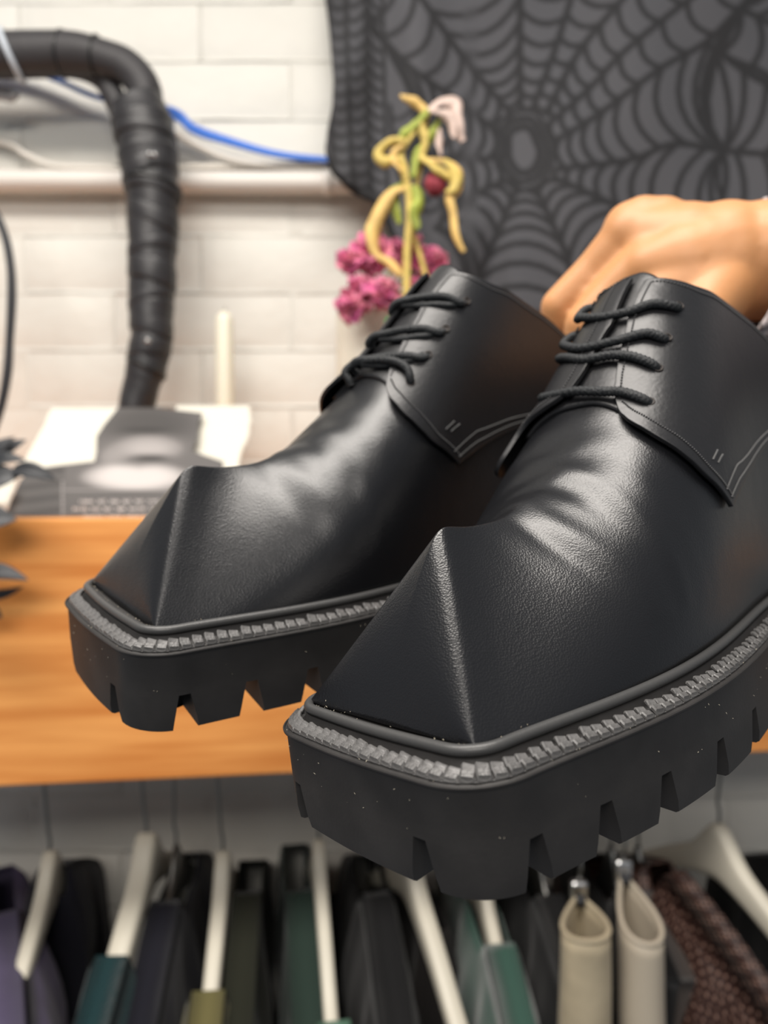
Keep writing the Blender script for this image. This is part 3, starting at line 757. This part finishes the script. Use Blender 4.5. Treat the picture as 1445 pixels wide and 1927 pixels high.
        # eyelets
        for ue_,ve_ in (((.497,.312),(.446,.322),(.405,.33),(.365,.345)) if s>0 or not lat else ((.496,.20),(.457,.22),(.423,.245),(.376,.27))):
            c=S(np.array(ue_),np.array(s*ve_),lat,.24+(.12 if s<0 else .05));e=S(np.array(ue_),np.array(s*ve_),lat,.9)
            nv=e-c;nv/=np.linalg.norm(nv);t1_=np.cross(nv,[0,0,1.]);t1_/=np.linalg.norm(t1_);t2_=np.cross(nv,t1_)
            a=np.linspace(0,2*math.pi,17)[:-1]
            V,F2=tube(c+np.cos(a)[:,None]*t1_*.15+np.sin(a)[:,None]*t2_*.15,.035,6,closed=True)
            V2=np.concatenate([[c-nv*.01],c-nv*.01+np.cos(a)[:,None]*t1_*.14+np.sin(a)[:,None]*t2_*.14]);F3=[(0,1+i,1+(i+1)%16) for i in range(16)]
            sh_mesh('eyelet',*merge([(V,F2),(V2,F3)]),LINING,q)
    # --- tongue
    a,b=np.meshgrid(np.linspace(.335,.511,40),np.linspace(-.34,.34,24),indexing='ij')
    T_=S(a,b,lat,.03)+np.stack([0*a,0*a,.12*sm(.48,.51,a)-.15*(b/.34)**2*sm(.49,.511,a)],-1)
    o=sh_mesh('tongue',T_.reshape(-1,3),gridf(40,24),FLAPL);mod(o,'SOLIDIFY',thickness=.002,offset=0)
    # --- laces: four rows, right eyelet - over the gap - left eyelet
    def L_(u,v,off): return S(np.array(u),np.array(v),lat,off)
    if lat: rows_=[[(.496,.313,.05),(.486,.30,.36),(.464,.20,.42),(.443,.09,.42),(.441,-.03,.45),(.457,-.15,.52),(.474,-.225,.55),(.490,-.22,.5),(.497,-.20,.15)],
        [(.446,.320,.05),(.437,.30,.36),(.426,.22,.42),(.405,.08,.42),(.404,-.06,.45),(.425,-.19,.52),(.443,-.25,.55),(.453,-.24,.4),(.457,-.22,.12)],
        [(.406,.333,.05),(.401,.30,.36),(.394,.20,.42),(.389,.09,.40),(.388,-.03,.42),(.402,-.14,.45),(.417,-.23,.45),(.423,-.245,.12)],
        [(.366,.350,.05),(.360,.32,.36),(.352,.22,.42),(.345,.12,.40),(.347,-.02,.42),(.356,-.16,.42),(.370,-.25,.36),(.376,-.27,.1)]]
    else: rows_=[[(u0,v0,.05),(u0-.014,v0-.015,.36),(u0-.030,v0-.10,.42),(u0-.046,.11,.42),(u0-.056,.02,.5),(u0-.062,-.06,.64),(u0-.066,-.12,.5),(u0-.062,-.14,.1)] for u0,v0 in((.496,.312),(.446,.322),(.408,.33))]+[
        [(.366,.345,.05),(.366,.33,.36),(.368,.28,.50),(.360,.17,.5),(.350,.02,.5),(.343,-.09,.6),(.332,-.12,.6),(.326,-.10,.3),(.322,-.09,.05)]]
    for sg in rows_:
        pts=np.array([L_(*q_) for q_ in sg])
        V,F2=tube(pts,.165,16,n=150,rib=lambda t,a:1+.07*np.sin(3*a+t*230)+.05*np.sin(-3*a+t*230))
        sh_mesh('lace',V,F2,LACE)
    if not lat: # the returning half of each loop on the far shoe
        for ur in(.496,.446,.408):
            pts=np.array([L_(ur-.004,.30,.1),L_(ur-.026,.27,.30),L_(ur-.044,.19,.28),L_(ur-.056,.10,.26),L_(ur-.06,.03,.30),L_(ur-.063,-.02,.45)])
            V,F2=tube(pts,.14,12,n=80,rib=lambda t,a:1+.07*np.sin(3*a+t*150));sh_mesh('lace',V,F2,LACE)
    # --- welt, piping, outsole
    NO=720
    def ring(ins,z): 
        O=outline(lat,NO,ins);return np.c_[O,np.full(NO,z)]
    prof=[(1.5,.45),(1.0,.42),(.72,.30),(.66,.12),(.60,.05),(.52,.02),(.16,-.03),(.10,-.075),(.06,-.075),(.035,-.03),(.01,-.025),(-.012,-.055),(-.005,-.10),(.05,-.15),(.09,-.22),(.09,-1.5)]
    V=np.concatenate([ring(i_,z_) for i_,z_ in prof]);F2=[f_[::-1] for f_ in gridf(len(prof),NO,cv=True)]
    F2.append(tuple((len(prof)-1)*NO+j for j in range(NO))[::-1]);F2.append(tuple(range(NO)))
    mid=sh_mesh('midsole',V,F2,RUBBER);sharpen(mid)
    O=outline(lat,NO,.83);V,F2=tube(np.c_[O,np.full(NO,.47)][::2],.15,12,closed=True)
    sh_mesh('welt_piping',V,F2,BEADM)
    w_=ring(.17,-.02);w2=ring(.56,.02);w3=ring(.56,.06);w4=ring(.17,.02)
    V=np.concatenate([w_,w4,w3,w2]);wl=sh_mesh('welt',V,gridf(4,NO,cv=True),WELTM)
    O=resamp(outline(lat,NO,.15),172);t=np.roll(O,-1,0)-np.roll(O,1,0);t/=np.linalg.norm(t,axis=1)[:,None]
    rng=random.Random(4)
    for i in range(172):
        o=bpy.data.objects.new('welt_block',WB);COL.objects.link(o);o.parent=wl
        T=Vector((t[i,0],t[i,1],0));Nn=Vector((-t[i,1],t[i,0],0));Z=Vector((0,0,1))
        mm=Matrix((T,Nn,Z)).transposed().to_4x4();mm.translation=Vector((O[i,0],O[i,1],.02))*.01
        o.matrix_local=mm@Matrix.Rotation(rng.uniform(-.05,.05),4,'Z')@Matrix.Rotation(rng.uniform(-.06,.06),4,'X')@Matrix.Diagonal((1,.9,rng.uniform(.8,1.15),1))
    # lugs
    nt=sorted(NOTCH);R0_,R1_,R2_,R3_=ring(.09,-1.5),ring(.11,-2.35),ring(.16,-HS+.06),ring(.26,-HS)
    I=outline(lat,NO,2.6);I2=outline(lat,NO,2.3)
    for a_,b_ in zip(nt,nt[1:]+[nt[0]+NO]):
        idx0=np.linspace(a_+2,b_-2,20);idx1=np.linspace(a_+4.5,b_-4.5,20)
        def smp(Rg,ix):
            i0=np.floor(ix).astype(int);fr=(ix-i0)[:,None];return Rg[i0%NO]*(1-fr)+Rg[(i0+1)%NO]*fr
        def ch(pts,amt=.0): return pts
        outer=[smp(R0_,idx0),smp(R1_,idx1*.75+idx0*.25),smp(R2_,idx1),smp(R3_,idx1)]
        Iz=lambda z,ins,ix:smp(np.c_[ins,np.full(NO,z)],ix)
        inner=[Iz(-HS,I2,idx1),Iz(-1.5,I,idx0)]
        Gs=outer+inner;V=np.concatenate(Gs);F2=gridf(6,20,cu=True)
        F2+=[tuple(20*r for r in range(6)),tuple(20*r+19 for r in range(6))[::-1]]
        sharpen(sh_mesh('tread_lug',V,F2,RUBBER))
    # pale lint caught along the piping and on the rubber
    rg=np.random.RandomState(11);lt=[];Oi=outline(lat,NO,1.0);Oo=outline(lat,NO,.03)
    for i in range(420):
        k_=rg.randint(NO)
        if i<260: c=np.array([*Oi[k_],.52+rg.exponential(.06)]);sz=rg.uniform(.006,.016)
        elif i<330: c=np.array([*outline_w[k_],rg.uniform(.18,.3)]) if False else np.array([*(Oo[k_]*.985),.02+rg.uniform(.0,.06)]);sz=rg.uniform(.006,.014)
        else: c=np.array([*Oo[k_],rg.uniform(-1.4,-.3)]);c[:2]+=(Oo[k_]-outline_in[k_])*0 if False else 0;sz=rg.uniform(.008,.014)
        a_=rg.uniform(-1,1,3);a_/=np.linalg.norm(a_);b_=np.cross(a_,[.3,.5,.8]);b_/=np.linalg.norm(b_);d_=np.cross(a_,b_);l_=rg.uniform(1,4)
        lt.append((np.array([c+a_*sz*l_,c+b_*sz,c-b_*sz*.5+d_*sz,c-b_*sz*.5-d_*sz,c-a_*sz*l_]),[(0,1,2),(0,2,3),(0,3,1),(4,2,1),(4,3,2),(4,1,3)]))
    V,F2=merge(lt);sh_mesh('lint',V,F2,LINT,smooth=False,kind='stuff',label='tiny pale specks of lint along the sole edge')
    return ro
LINT=mat('pale lint',(.42,.38,.30),.9)
POSE_N=[0.811641,1.870346,-1.851930,-0.891349,6.202073,18.944027]
POSE_F=[0.688137,2.029221,-1.678112,-10.313657,3.889753,25.911342]
near_shoe=make_shoe(POSE_N,True,'chunky black leather derby held nearest the camera, toe pointing forward')
far_shoe=make_shoe(POSE_F,False,'matching black derby held behind and left of the nearer shoe')
# ---------------------------------------------------------------- the hand that holds the shoes
def ball(c,r,k=12,sq=(1,1,1)):
    V=[];
    for i in range(k+1):
        th=math.pi*i/k
        for j in range(2*k):
            a=math.pi*j/k;V.append((c[0]+r*sq[0]*math.sin(th)*math.cos(a),c[1]+r*sq[1]*math.sin(th)*math.sin(a),c[2]+r*sq[2]*math.cos(th)))
    return np.array(V),gridf(k+1,2*k,cv=True)
hand_parts=[]
def bone(pts,rr,step=.35):
    """pts: (px,py,depth cm), rr radii cm"""
    Q=[P(a,b,c*.01) for a,b,c in pts]
    for (p,q,r0,r1) in zip(Q,Q[1:],rr,rr[1:]):
        L=np.linalg.norm(q-p);n=max(2,int(L/(min(r0,r1)*.01*step))+1)
        for t in np.linspace(0,1,n):
            hand_parts.append(ball(p+(q-p)*t,(r0+(r1-r0)*t)*.01,10))
# forearm and wrist
bone([(1900,500,37),(1700,497,37),(1520,492,37.5),(1430,492,37.5),(1360,488,37.8)],[3.7,3.45,3.1,2.95,2.85])
bone([(1360,488,37.8),(1290,482,38.2),(1225,462,38.6),(1188,446,38.8)],[2.85,2.65,2.0,1.62])     # index side of the back of the hand
bone([(1360,495,37.6),(1290,505,37.4),(1225,508,37.4)],[2.8,2.4,1.5])
bone([(1360,505,37.4),(1300,535,37),(1250,560,36.8)],[2.6,2.0,1.4])
bone([(1370,520,37.3),(1320,570,36.9),(1290,600,36.8)],[2.4,1.7,1.25])
bone([(1245,425,38.6),(1210,420,38.8),(1186,432,38.9)],[1.5,1.4,1.45])
# index finger: down and left, knuckle bend, into the far shoe
bone([(1188,446,38.8),(1120,512,39.6),(1052,578,40.2)],[1.5,1.16,1.04])
bone([(1052,578,40.2),(1050,640,40.9),(1068,700,41.2),(1085,735,41.2)],[1.03,.92,.84,.76])
# middle finger
bone([(1222,490,37.6),(1150,555,38.3),(1098,612,38.6)],[1.35,1.12,1.04])
bone([(1098,612,38.6),(1088,680,39.2),(1105,745,39.4),(1122,775,39.4)],[1.03,.94,.86,.76])
# ring and little fingers, folded behind the near shoe
bone([(1248,550,36.8),(1185,610,37.4),(1150,670,37.6)],[1.3,1.08,.98])
bone([(1150,670,37.6),(1145,735,38.2),(1160,790,38.5)],[.98,.88,.76])
bone([(1290,600,36.8),(1235,655,37.2),(1205,710,37.4)],[1.15,.95,.86])
bone([(1205,710,37.4),(1200,765,37.9),(1212,810,38.2)],[.86,.78,.68])
# thumb inside the near shoe opening
bone([(1350,545,36.6),(1318,600,35.4),(1300,655,34.4),(1296,705,33.8)],[1.9,1.35,1.12,.88])
V,Fc=merge(hand_parts)
pb=root('person',P(1700,700,.37),label='person reaching in from the right, bare hand gripping both shoes',cat='person')
hd=mesh('hand',V,Fc,SKIN,pb,label='bare hand and wrist with bent fingers')
mod(hd,'REMESH',mode='VOXEL',voxel_size=.0016,use_smooth_shade=True); mod(hd,'SMOOTH',factor=.6,iterations=14)
# cuff
axis=catmull(PL([(1410,530,.372),(1470,512,.372),(1560,505,.37),(1720,500,.368),(1950,505,.365)]),90)
T=np.gradient(axis,axis=0);T/=np.linalg.norm(T,axis=1)[:,None]
V=[];K=120;rng=np.random.RandomState(5)
fr=rng.uniform(-.0018,.0018,K);fr=(fr+np.roll(fr,1))/2
for i in range(90):
    T0=axis[min(60,i+25)]-axis[max(0,i-5)];T0/=np.linalg.norm(T0)
    s=np.cross(T0,[0,1,0]);s/=np.linalg.norm(s);u_=np.cross(T0,s)
    r0=.0345+.003*(1-math.exp(-i/25.))
    for j in range(K):
        a=2*math.pi*j/K;rb=1+.022*math.sin(a*30)+.01*math.sin(i*.9+a*3)
        sk=(-s*math.cos(a))[2]
        p=axis[i]+(s*math.cos(a)+u_*math.sin(a))*r0*rb
        p=p+T0*(.018*math.cos(a)*(1 if s[2]>0 else -1)*math.exp(-i/10.)+ (fr[j] if i<2 else 0))
        V.append(p)
o=mesh('sleeve_cuff',V,gridf(90,K,cv=True),KNIT,pb,label='frayed grey-mauve ribbed cuff'); mod(o,'SOLIDIFY',thickness=.0022,offset=-1)
# ---------------------------------------------------------------- hangers and garments under the shelf
def hanger(px,pz,depth,dx,label,thick=.017,arm=.215,drop=.105,neckh=.03,bar=False,m=HANG,hook_dx=-.012,grp='ivory wooden hangers on the rail'):
    """neck centre at pixel (px,pz) and the given depth; the arms run towards and away from the camera, dx = sideways run per metre"""
    c=P(px,pz+50,depth); ro=root('clothes_hanger',c,label=label,cat='hanger',group=grp)
    yv=np.array([dx,-1,0]);yv/=np.linalg.norm(yv);xv=np.array([-yv[1],yv[0],0.])
    n_=33;V=[];t_=np.linspace(-1,1,n_)
    for q in t_:
        z_=-drop*(abs(q)**1.35); hh=(.044-.018*min(1,abs(q)*1.6)); hh=hh+neckh*math.exp(-(q/.10)**2)
        w_=thick*(1-.12*abs(q))
        cc=c+yv*arm*q+np.array([0,0,z_])
        zt_=hh-.03; zb_=-.03+.004
        for (sx_,sz_) in ((-.5,zb_+.003),(-.5,zt_-.004),(-.36,zt_),(.36,zt_),(.5,zt_-.004),(.5,zb_+.003),(.36,zb_),(-.36,zb_)):
            V.append(cc+xv*w_*sx_+np.array([0,0,sz_]))
    o=mesh('hanger_body',V,gridf(n_,8,cv=True)+[tuple(range(8)),tuple((n_-1)*8+j for j in range(8))[::-1]],m,ro)
    mod(o,'SUBSURF',levels=1,render_levels=1)
    top=c+np.array([0,0,neckh+.012]);RZ_=RZ+.0115
    x_r=top[0]+hook_dx
    hk=[top-[0,0,.02],top+[0,0,.01],top+[-.002,0,.022],np.array([x_r+.004+.006,top[1],(top[2]+RZ_)*.5+.004]),np.array([x_r,top[1],RZ_-.018])]
    # the crook passes over the rail
    a=np.linspace(-math.pi*.35,math.pi*1.1,12)
    crook=[np.array([x_r,RY+.0125*math.cos(b_),RZ+.0125*math.sin(b_)]) for b_ in a]
    hk[-1]=np.array([x_r,(top[1]*.4+RY*.6)+.006,RZ_-.028])
    V,Fc=tube(hk+crook,.0019,10,n=70);mesh('hook',V,Fc,DSTEEL,ro)
    if bar:
        e0=c+yv*arm*.86+[0,0,-drop*.86-.03];e1=c-yv*arm*.86+[0,0,-drop*.86-.03]
        V,Fc=tube([e0,e1],.0035,10,n=3);mesh('trouser_bar',V,Fc,m,ro)
    return c,yv,xv
def garment(name,c,yv,xv,m,label,cat,wn=.06,W=.215,t=.028,drop=.105,len_=.34,gap=.004,seed=0,necks=.03,top=-.002,pad=0.,front=None):
    """closed cloth shell hanging over the arms: y runs along the hanger"""
    rng=np.random.RandomState(seed);ph=rng.uniform(0,6,8)
    w0,w1=(-W,W) if front is None else front
    n_=56;rows=16;V=[]
    ws=np.linspace(w0,w1,n_);loop=[(q,1) for q in ws]+[(q,-1) for q in ws[::-1]]
    c=np.asarray(c)
    for r_ in range(rows):
        for q,s_ in loop:
            aq=abs(q);zs=-drop*(aq/.215)**1.35+.018+top+pad*math.exp(-((aq-.17)/.05)**2)
            if aq<wn: zs-=necks*(1-(aq/wn)**2)**.5+.0
            end=max(0,1-((aq/W)**10))**.5 if front is None else 1
            k=r_/(rows-1)
            z_=zs-k**1.25*len_
            th=(.0115+gap)+(t-.0115)*min(1,k*3.2)**.7*end
            fold=.0045*math.sin(q*62+ph[0]+s_+z_*6)*min(1,k*4)+.003*math.sin(q*120+ph[1]-z_*12)*min(1,k*3)+.004*math.sin(z_*25+q*14+ph[2])*min(1,k*4)
            V.append(c+yv*q+xv*s_*(th+fold)+np.array([0,0,z_]))
    N_=len(loop);Fc=gridf(rows,N_,cv=True)
    # close the shoulders outside the neck opening
    for i in range(n_-1):
        if abs((ws[i]+ws[i+1])/2)>wn: Fc.append((i,i+1,N_-2-i,N_-1-i))
    o=mesh(name,V,Fc,m,None,label=label,cat=cat);mod(o,'SOLIDIFY',thickness=.0014,offset=0)
    return o
def fab(name,col,**k):
    d=dict(rough=.88,bump=.4,bscale=700,bdist=.0004,sheen=.1,spec=.25);d.update(k);return mat(name,col,**d)
NAVY=fab('near black navy wool',(.008,.008,.014)); INDIGO=fab('indigo twill',(.085,.07,.125),var=.15,vscale=25); TEAL=fab('dark teal knit',(.008,.032,.036),bump=.9,bscale=300,bdist=.002)
BLK=fab('black cotton',(.008,.008,.0085)); OLIVE=fab('olive cotton',(.13,.115,.045)); DKOL=fab('dark olive wool',(.016,.017,.010)); SAGE=fab('muted green satin',(.075,.15,.105),rough=.5); DGREEN=fab('dark green cloth',(.018,.034,.026))
CHAR=fab('charcoal wool',(.022,.019,.018)); BEIGE=fab('beige scaled leather',(.46,.39,.27),rough=.5,bump2=.6,b2scale=40,b2dist=.0015,var=.12,vscale=30); BEIGE2=fab('smooth beige leather',(.48,.42,.33),rough=.42,spec=.4)
TAUPE=fab('taupe cloth',(.06,.05,.045)); SEAG=fab('sea green velvet',(.035,.085,.065),sheen=.4)
def mesh_weave(name):
    m=bpy.data.materials.new(name);m.use_nodes=True;N=m.node_tree.nodes;L=m.node_tree.links;b=N['Principled BSDF']
    tc=N.new('ShaderNodeTexCoord');mp=N.new('ShaderNodeMapping');mp.inputs['Scale'].default_value=(85,85,62)
    vo=N.new('ShaderNodeTexVoronoi');vo.inputs['Scale'].default_value=2.2;vo.inputs['Randomness'].default_value=.12
    L.new(tc.outputs['Object'],mp.inputs[0]);L.new(mp.outputs[0],vo.inputs[0])
    rp=N.new('ShaderNodeValToRGB');rp.color_ramp.elements[0].position=.22;rp.color_ramp.elements[0].color=(.22,.13,.10,1);rp.color_ramp.elements[1].position=.42;rp.color_ramp.elements[1].color=(.028,.010,.007,1)
    L.new(vo.outputs['Distance'],rp.inputs[0]);L.new(rp.outputs[0],b.inputs['Base Color']);b.inputs['Roughness'].default_value=.5
    bp=N.new('ShaderNodeBump');bp.inputs['Strength'].default_value=.8;bp.inputs['Distance'].default_value=.002;bp.invert=True
    L.new(vo.outputs['Distance'],bp.inputs['Height']);L.new(bp.outputs[0],b.inputs['Normal']);return m
WEAVE=mesh_weave('brown woven mesh')
DH=.86
# far left: indigo jacket whose padded sleeve comes forward
c,y_,x_=hanger(-25,1635,DH,.55,'ivory hanger mostly beyond the left edge, inside the indigo jacket')
garment('indigo_jacket',c,y_,x_,INDIGO,'indigo-purple jacket at the far left end of the rail','jacket',wn=.05,W=.29,t=.055,len_=.42,seed=1,pad=.006,gap=.018,drop=.085,front=(-.07,.27))
c,y_,x_=hanger(95,1612,DH,.13,'leftmost ivory hanger, its rounded neck beside the indigo jacket',thick=.018,hook_dx=-.016)
garment('navy_coat',c,y_,x_,NAVY,'near-black navy coat on the leftmost visible hanger','coat',wn=.01,W=.215,t=.03,len_=.42,seed=2,front=(-.2,.0))
c,y_,x_=hanger(276,1578,DH,.02,'ivory hanger with a squared neck above the teal knit top',thick=.026,bar=True,hook_dx=-.016)
g=garment('teal_top',c,y_,x_,TEAL,'dark teal beaded knit top on the square-necked hanger','top',wn=.118,W=.205,t=.03,len_=.42,seed=3,front=(.118,.205))
# beads on the teal top
bc=c+y_*.16+np.array([0,0,-.15])
parts=[];rng=np.random.RandomState(9)
for i in range(60):
    q=rng.uniform(.128,.20);z_=rng.uniform(-.30,-.085)
    s_=rng.choice([-1,1]);parts.append(ball(c+y_*q+x_*s_*(.036 if z_<-.13 else .027)+[0,0,z_-.01],.0016,5))
for i in range(40):
    z_=rng.uniform(-.30,-.09);parts.append(ball(c+y_*.2075+x_*rng.uniform(-.022,.022)+[0,0,z_],.0017,5))
V,Fc=merge(parts);mesh('beading',V,Fc,mat('clear beads',(.5,.55,.55),.1,spec=1),g,kind='stuff',label='scattered small clear beads')
c2=c+np.array([.062,.0,.0]);hc,hy,hx=hanger(332,1600,DH+.01,.06,'thin grey hanger almost hidden inside the black jacket right of the teal top',thick=.008,m=DSTEEL,grp='thin hangers')
garment('black_jacket',hc,hy,hx,NAVY,'black jacket hanging between the teal top and the olive garment','jacket',wn=.05,W=.215,t=.026,len_=.42,seed=4)
c,y_,x_=hanger(420,1612,DH,.10,'slim ivory hanger standing almost edge-on over the olive garment',thick=.019,hook_dx=-.016)
garment('olive_garment',c,y_,x_,OLIVE,'olive garment with a frayed edge on the slim edge-on hanger','garment',wn=.13,W=.21,t=.022,len_=.42,seed=5,front=(.13,.21))
garment('dark_olive_coat',c+[.028,.012,-.004],y_,x_,DKOL,'dark olive coat just right of the slim ivory hanger','coat',wn=.03,W=.2,t=.012,len_=.42,seed=6,drop=.12)
c,y_,x_=hanger(600,1590,DH,.17,'long ivory hanger arm emerging below the near shoe toe at left',thick=.016)
garment('green_slip',c,y_,x_,SAGE,'muted green satin slip at the tip of the hanger under the toe corner','slip',wn=.165,W=.215,t=.02,len_=.42,seed=7,front=(.165,.215))
garment('dark_green_dress',c+[-.028,.03,-.01],y_,x_,DGREEN,'dark green dress left of the hanger under the toe corner','dress',wn=.05,W=.19,t=.012,len_=.42,seed=8)
garment('black_dress',c+[.06,.01,-.012],y_,x_,BLK,'black dress between the two long ivory hanger arms','dress',wn=.04,W=.205,t=.026,len_=.42,seed=9)
c,y_,x_=hanger(772,1600,DH,.30,'wide ivory hanger arm sloping right below the middle of the near sole',thick=.021)
garment('charcoal_coat',c+[.012,.03,-.02],y_,x_,CHAR,'charcoal coat behind the widest sloping hanger arm','coat',wn=.10,W=.2,t=.02,len_=.42,seed=10,front=(-.2,.06))
garment('black_blouse',c+[-.045,.0,-.05],y_,x_,BLK,'black blouse left of the widest sloping hanger arm','blouse',wn=.03,W=.2,t=.018,len_=.42,seed=15)
c,y_,x_=hanger(905,1625,DH+.01,.12,'ivory hanger carrying the sea green velvet garment',thick=.016)
g=garment('green_velvet_top',c,y_,x_,SEAG,'sea green velvet top with a side zip, right of the widest hanger arm','top',wn=.08,W=.215,t=.026,len_=.42,seed=11)
zp=[c+y_*q+x_*.0+[0,0,-.03-(q-.08)*1.2] for q in (.10,.14,.17)]
V,Fc=tube([c+y_*.2155+x_*.004+[0,0,-.105],c+y_*.222+x_*.008+[0,0,-.2],c+y_*.222+x_*.012+[0,0,-.3]],.0022,6,n=30);mesh('zip',V,Fc,mat('pale zip',(.35,.42,.38),.4),g)
V,Fc=tube([c+y_*.2155+x_*.016+[0,0,-.115],c+y_*.222+x_*.021+[0,0,-.2],c+y_*.222+x_*.025+[0,0,-.3]],.003+.0011*np.sin(np.arange(120)*1.3),7,n=120);mesh('ruffle_trim',V,Fc,SEAG,g)
for i,(px,m_,lab,tn) in enumerate(((1010,BLK,'black coat between the sea green top and the first beige skirt','black_coat'),(1150,BLK,'narrow black garment between the two beige clipped skirts','black_garment'),(1200,TAUPE,'taupe garment right of the second beige skirt','taupe_garment'))):
    hc,hy,hx=hanger(px,1600,DH+.015,.12,'dark slim hanger inside the '+['black coat left of the beige skirts','narrow black garment between the beige skirts','taupe garment right of the beige skirts'][i],thick=.008,m=DSTEEL,grp='thin hangers',arm=(.19,.12,.12)[i])
    garment(tn,hc,hy,hx,m_,lab,'coat' if i==0 else 'garment',wn=.04,W=(.19,.13,.13)[i],t=(.03,.016,.013)[i],len_=.42,seed=20+i)
# clipped skirts: a waistband loop, pinched at the clip, falling as a tube
def clipped(px,py,d,tip,m,label,wd,lean,seed):
    a=P(px,py,d);rng=np.random.RandomState(seed)
    ro=root('clipped_skirt',a,label=label,cat='skirt')
    tc_=P(*tip,d-.075);K=48;rows=22;V=[]
    for r_ in range(rows):
        k_=r_/(rows-1)
        for j in range(K):
            b_=2*math.pi*j/K    # 0 = pinch at back/top, pi = front/bottom
            f=.5-.5*math.cos(b_)
            cx_=a*(1-f)+tc_*f
            wdt=wd*(math.sin(b_)*(.25+.75*f))*(1+.25*k_)
            yy=np.array([0,-.012*f*k_,0])
            p=cx_+np.array([wdt+lean*k_*.1,0,0])+yy+np.array([0,0,-k_*.30*(1-.0*f)])
            p=p+np.array([.0025*math.sin(b_*3+k_*9+seed)*k_,.002*math.sin(k_*14+b_*2)*k_,0])
            if r_==0: p=p
            V.append(p)
    o=mesh('skirt_body',V,gridf(rows,K,cv=True),m,ro);mod(o,'SOLIDIFY',thickness=.003,offset=0)
    V,Fc=tube([V[j] for j in range(K)],.0026,8,closed=True);mesh('waistband_edge',V,Fc,m,ro)
    # metal clip and its strap up to the rail
    cl=root('trouser_clip',a,label='bright steel clip pinching '+('the left' if seed==1 else 'the right')+' beige skirt',cat='clip',group='steel clips on the beige skirts')
    V,Fc=box(a[0]-.009,a[0]+.009,a[1]-.006,a[1]+.006,a[2]-.006,a[2]+.018);o=mesh('clip_jaw',V,Fc,STEEL,cl,smooth=False);mod(o,'BEVEL',width=.004,segments=3)
    V,Fc=tube([a+[0,-.007,-.004],a+[0,-.009,.004]],.005,12,n=3);mesh('clip_pad',V,Fc,BLACKC,cl)
    V,Fc=tube([a+[0,0,.016],a+[0,.0,.05],np.array([a[0],RY,RZ-.03]),np.array([a[0],RY-.0125,RZ]),np.array([a[0],RY,RZ+.0125]),np.array([a[0],RY+.0125,RZ])],.0018,8,n=50);mesh('clip_hook',V,Fc,DSTEEL,cl)
clipped(1089,1688,.775,(1108,1772),BEIGE,'beige scale-textured skirt folded and clipped, the left of two',.0315,0,1)
clipped(1172,1648,.785,(1222,1778),BEIGE2,'smooth beige skirt folded and clipped, the right of two',.026,.05,2)
c,y_,x_=hanger(1352,1560,DH,.36,'ivory hanger at the right edge curving down over the brown mesh garment',thick=.019,arm=.225,drop=.11,hook_dx=-.01)
garment('brown_mesh_top',c+[-.068,-.02,-.018],y_,x_,WEAVE,'brown open-weave mesh top under the right-edge hanger','top',wn=.01,W=.21,t=.044,len_=.42,seed=30)
c,y_,x_=hanger(1560,1600,DH,.30,'ivory hanger beyond the right edge, inside a black coat',thick=.016)
garment('long_black_coat',c,y_,x_,BLK,'black coat at the far right end of the rail','coat',wn=.05,W=.21,t=.03,len_=.42,seed=31)
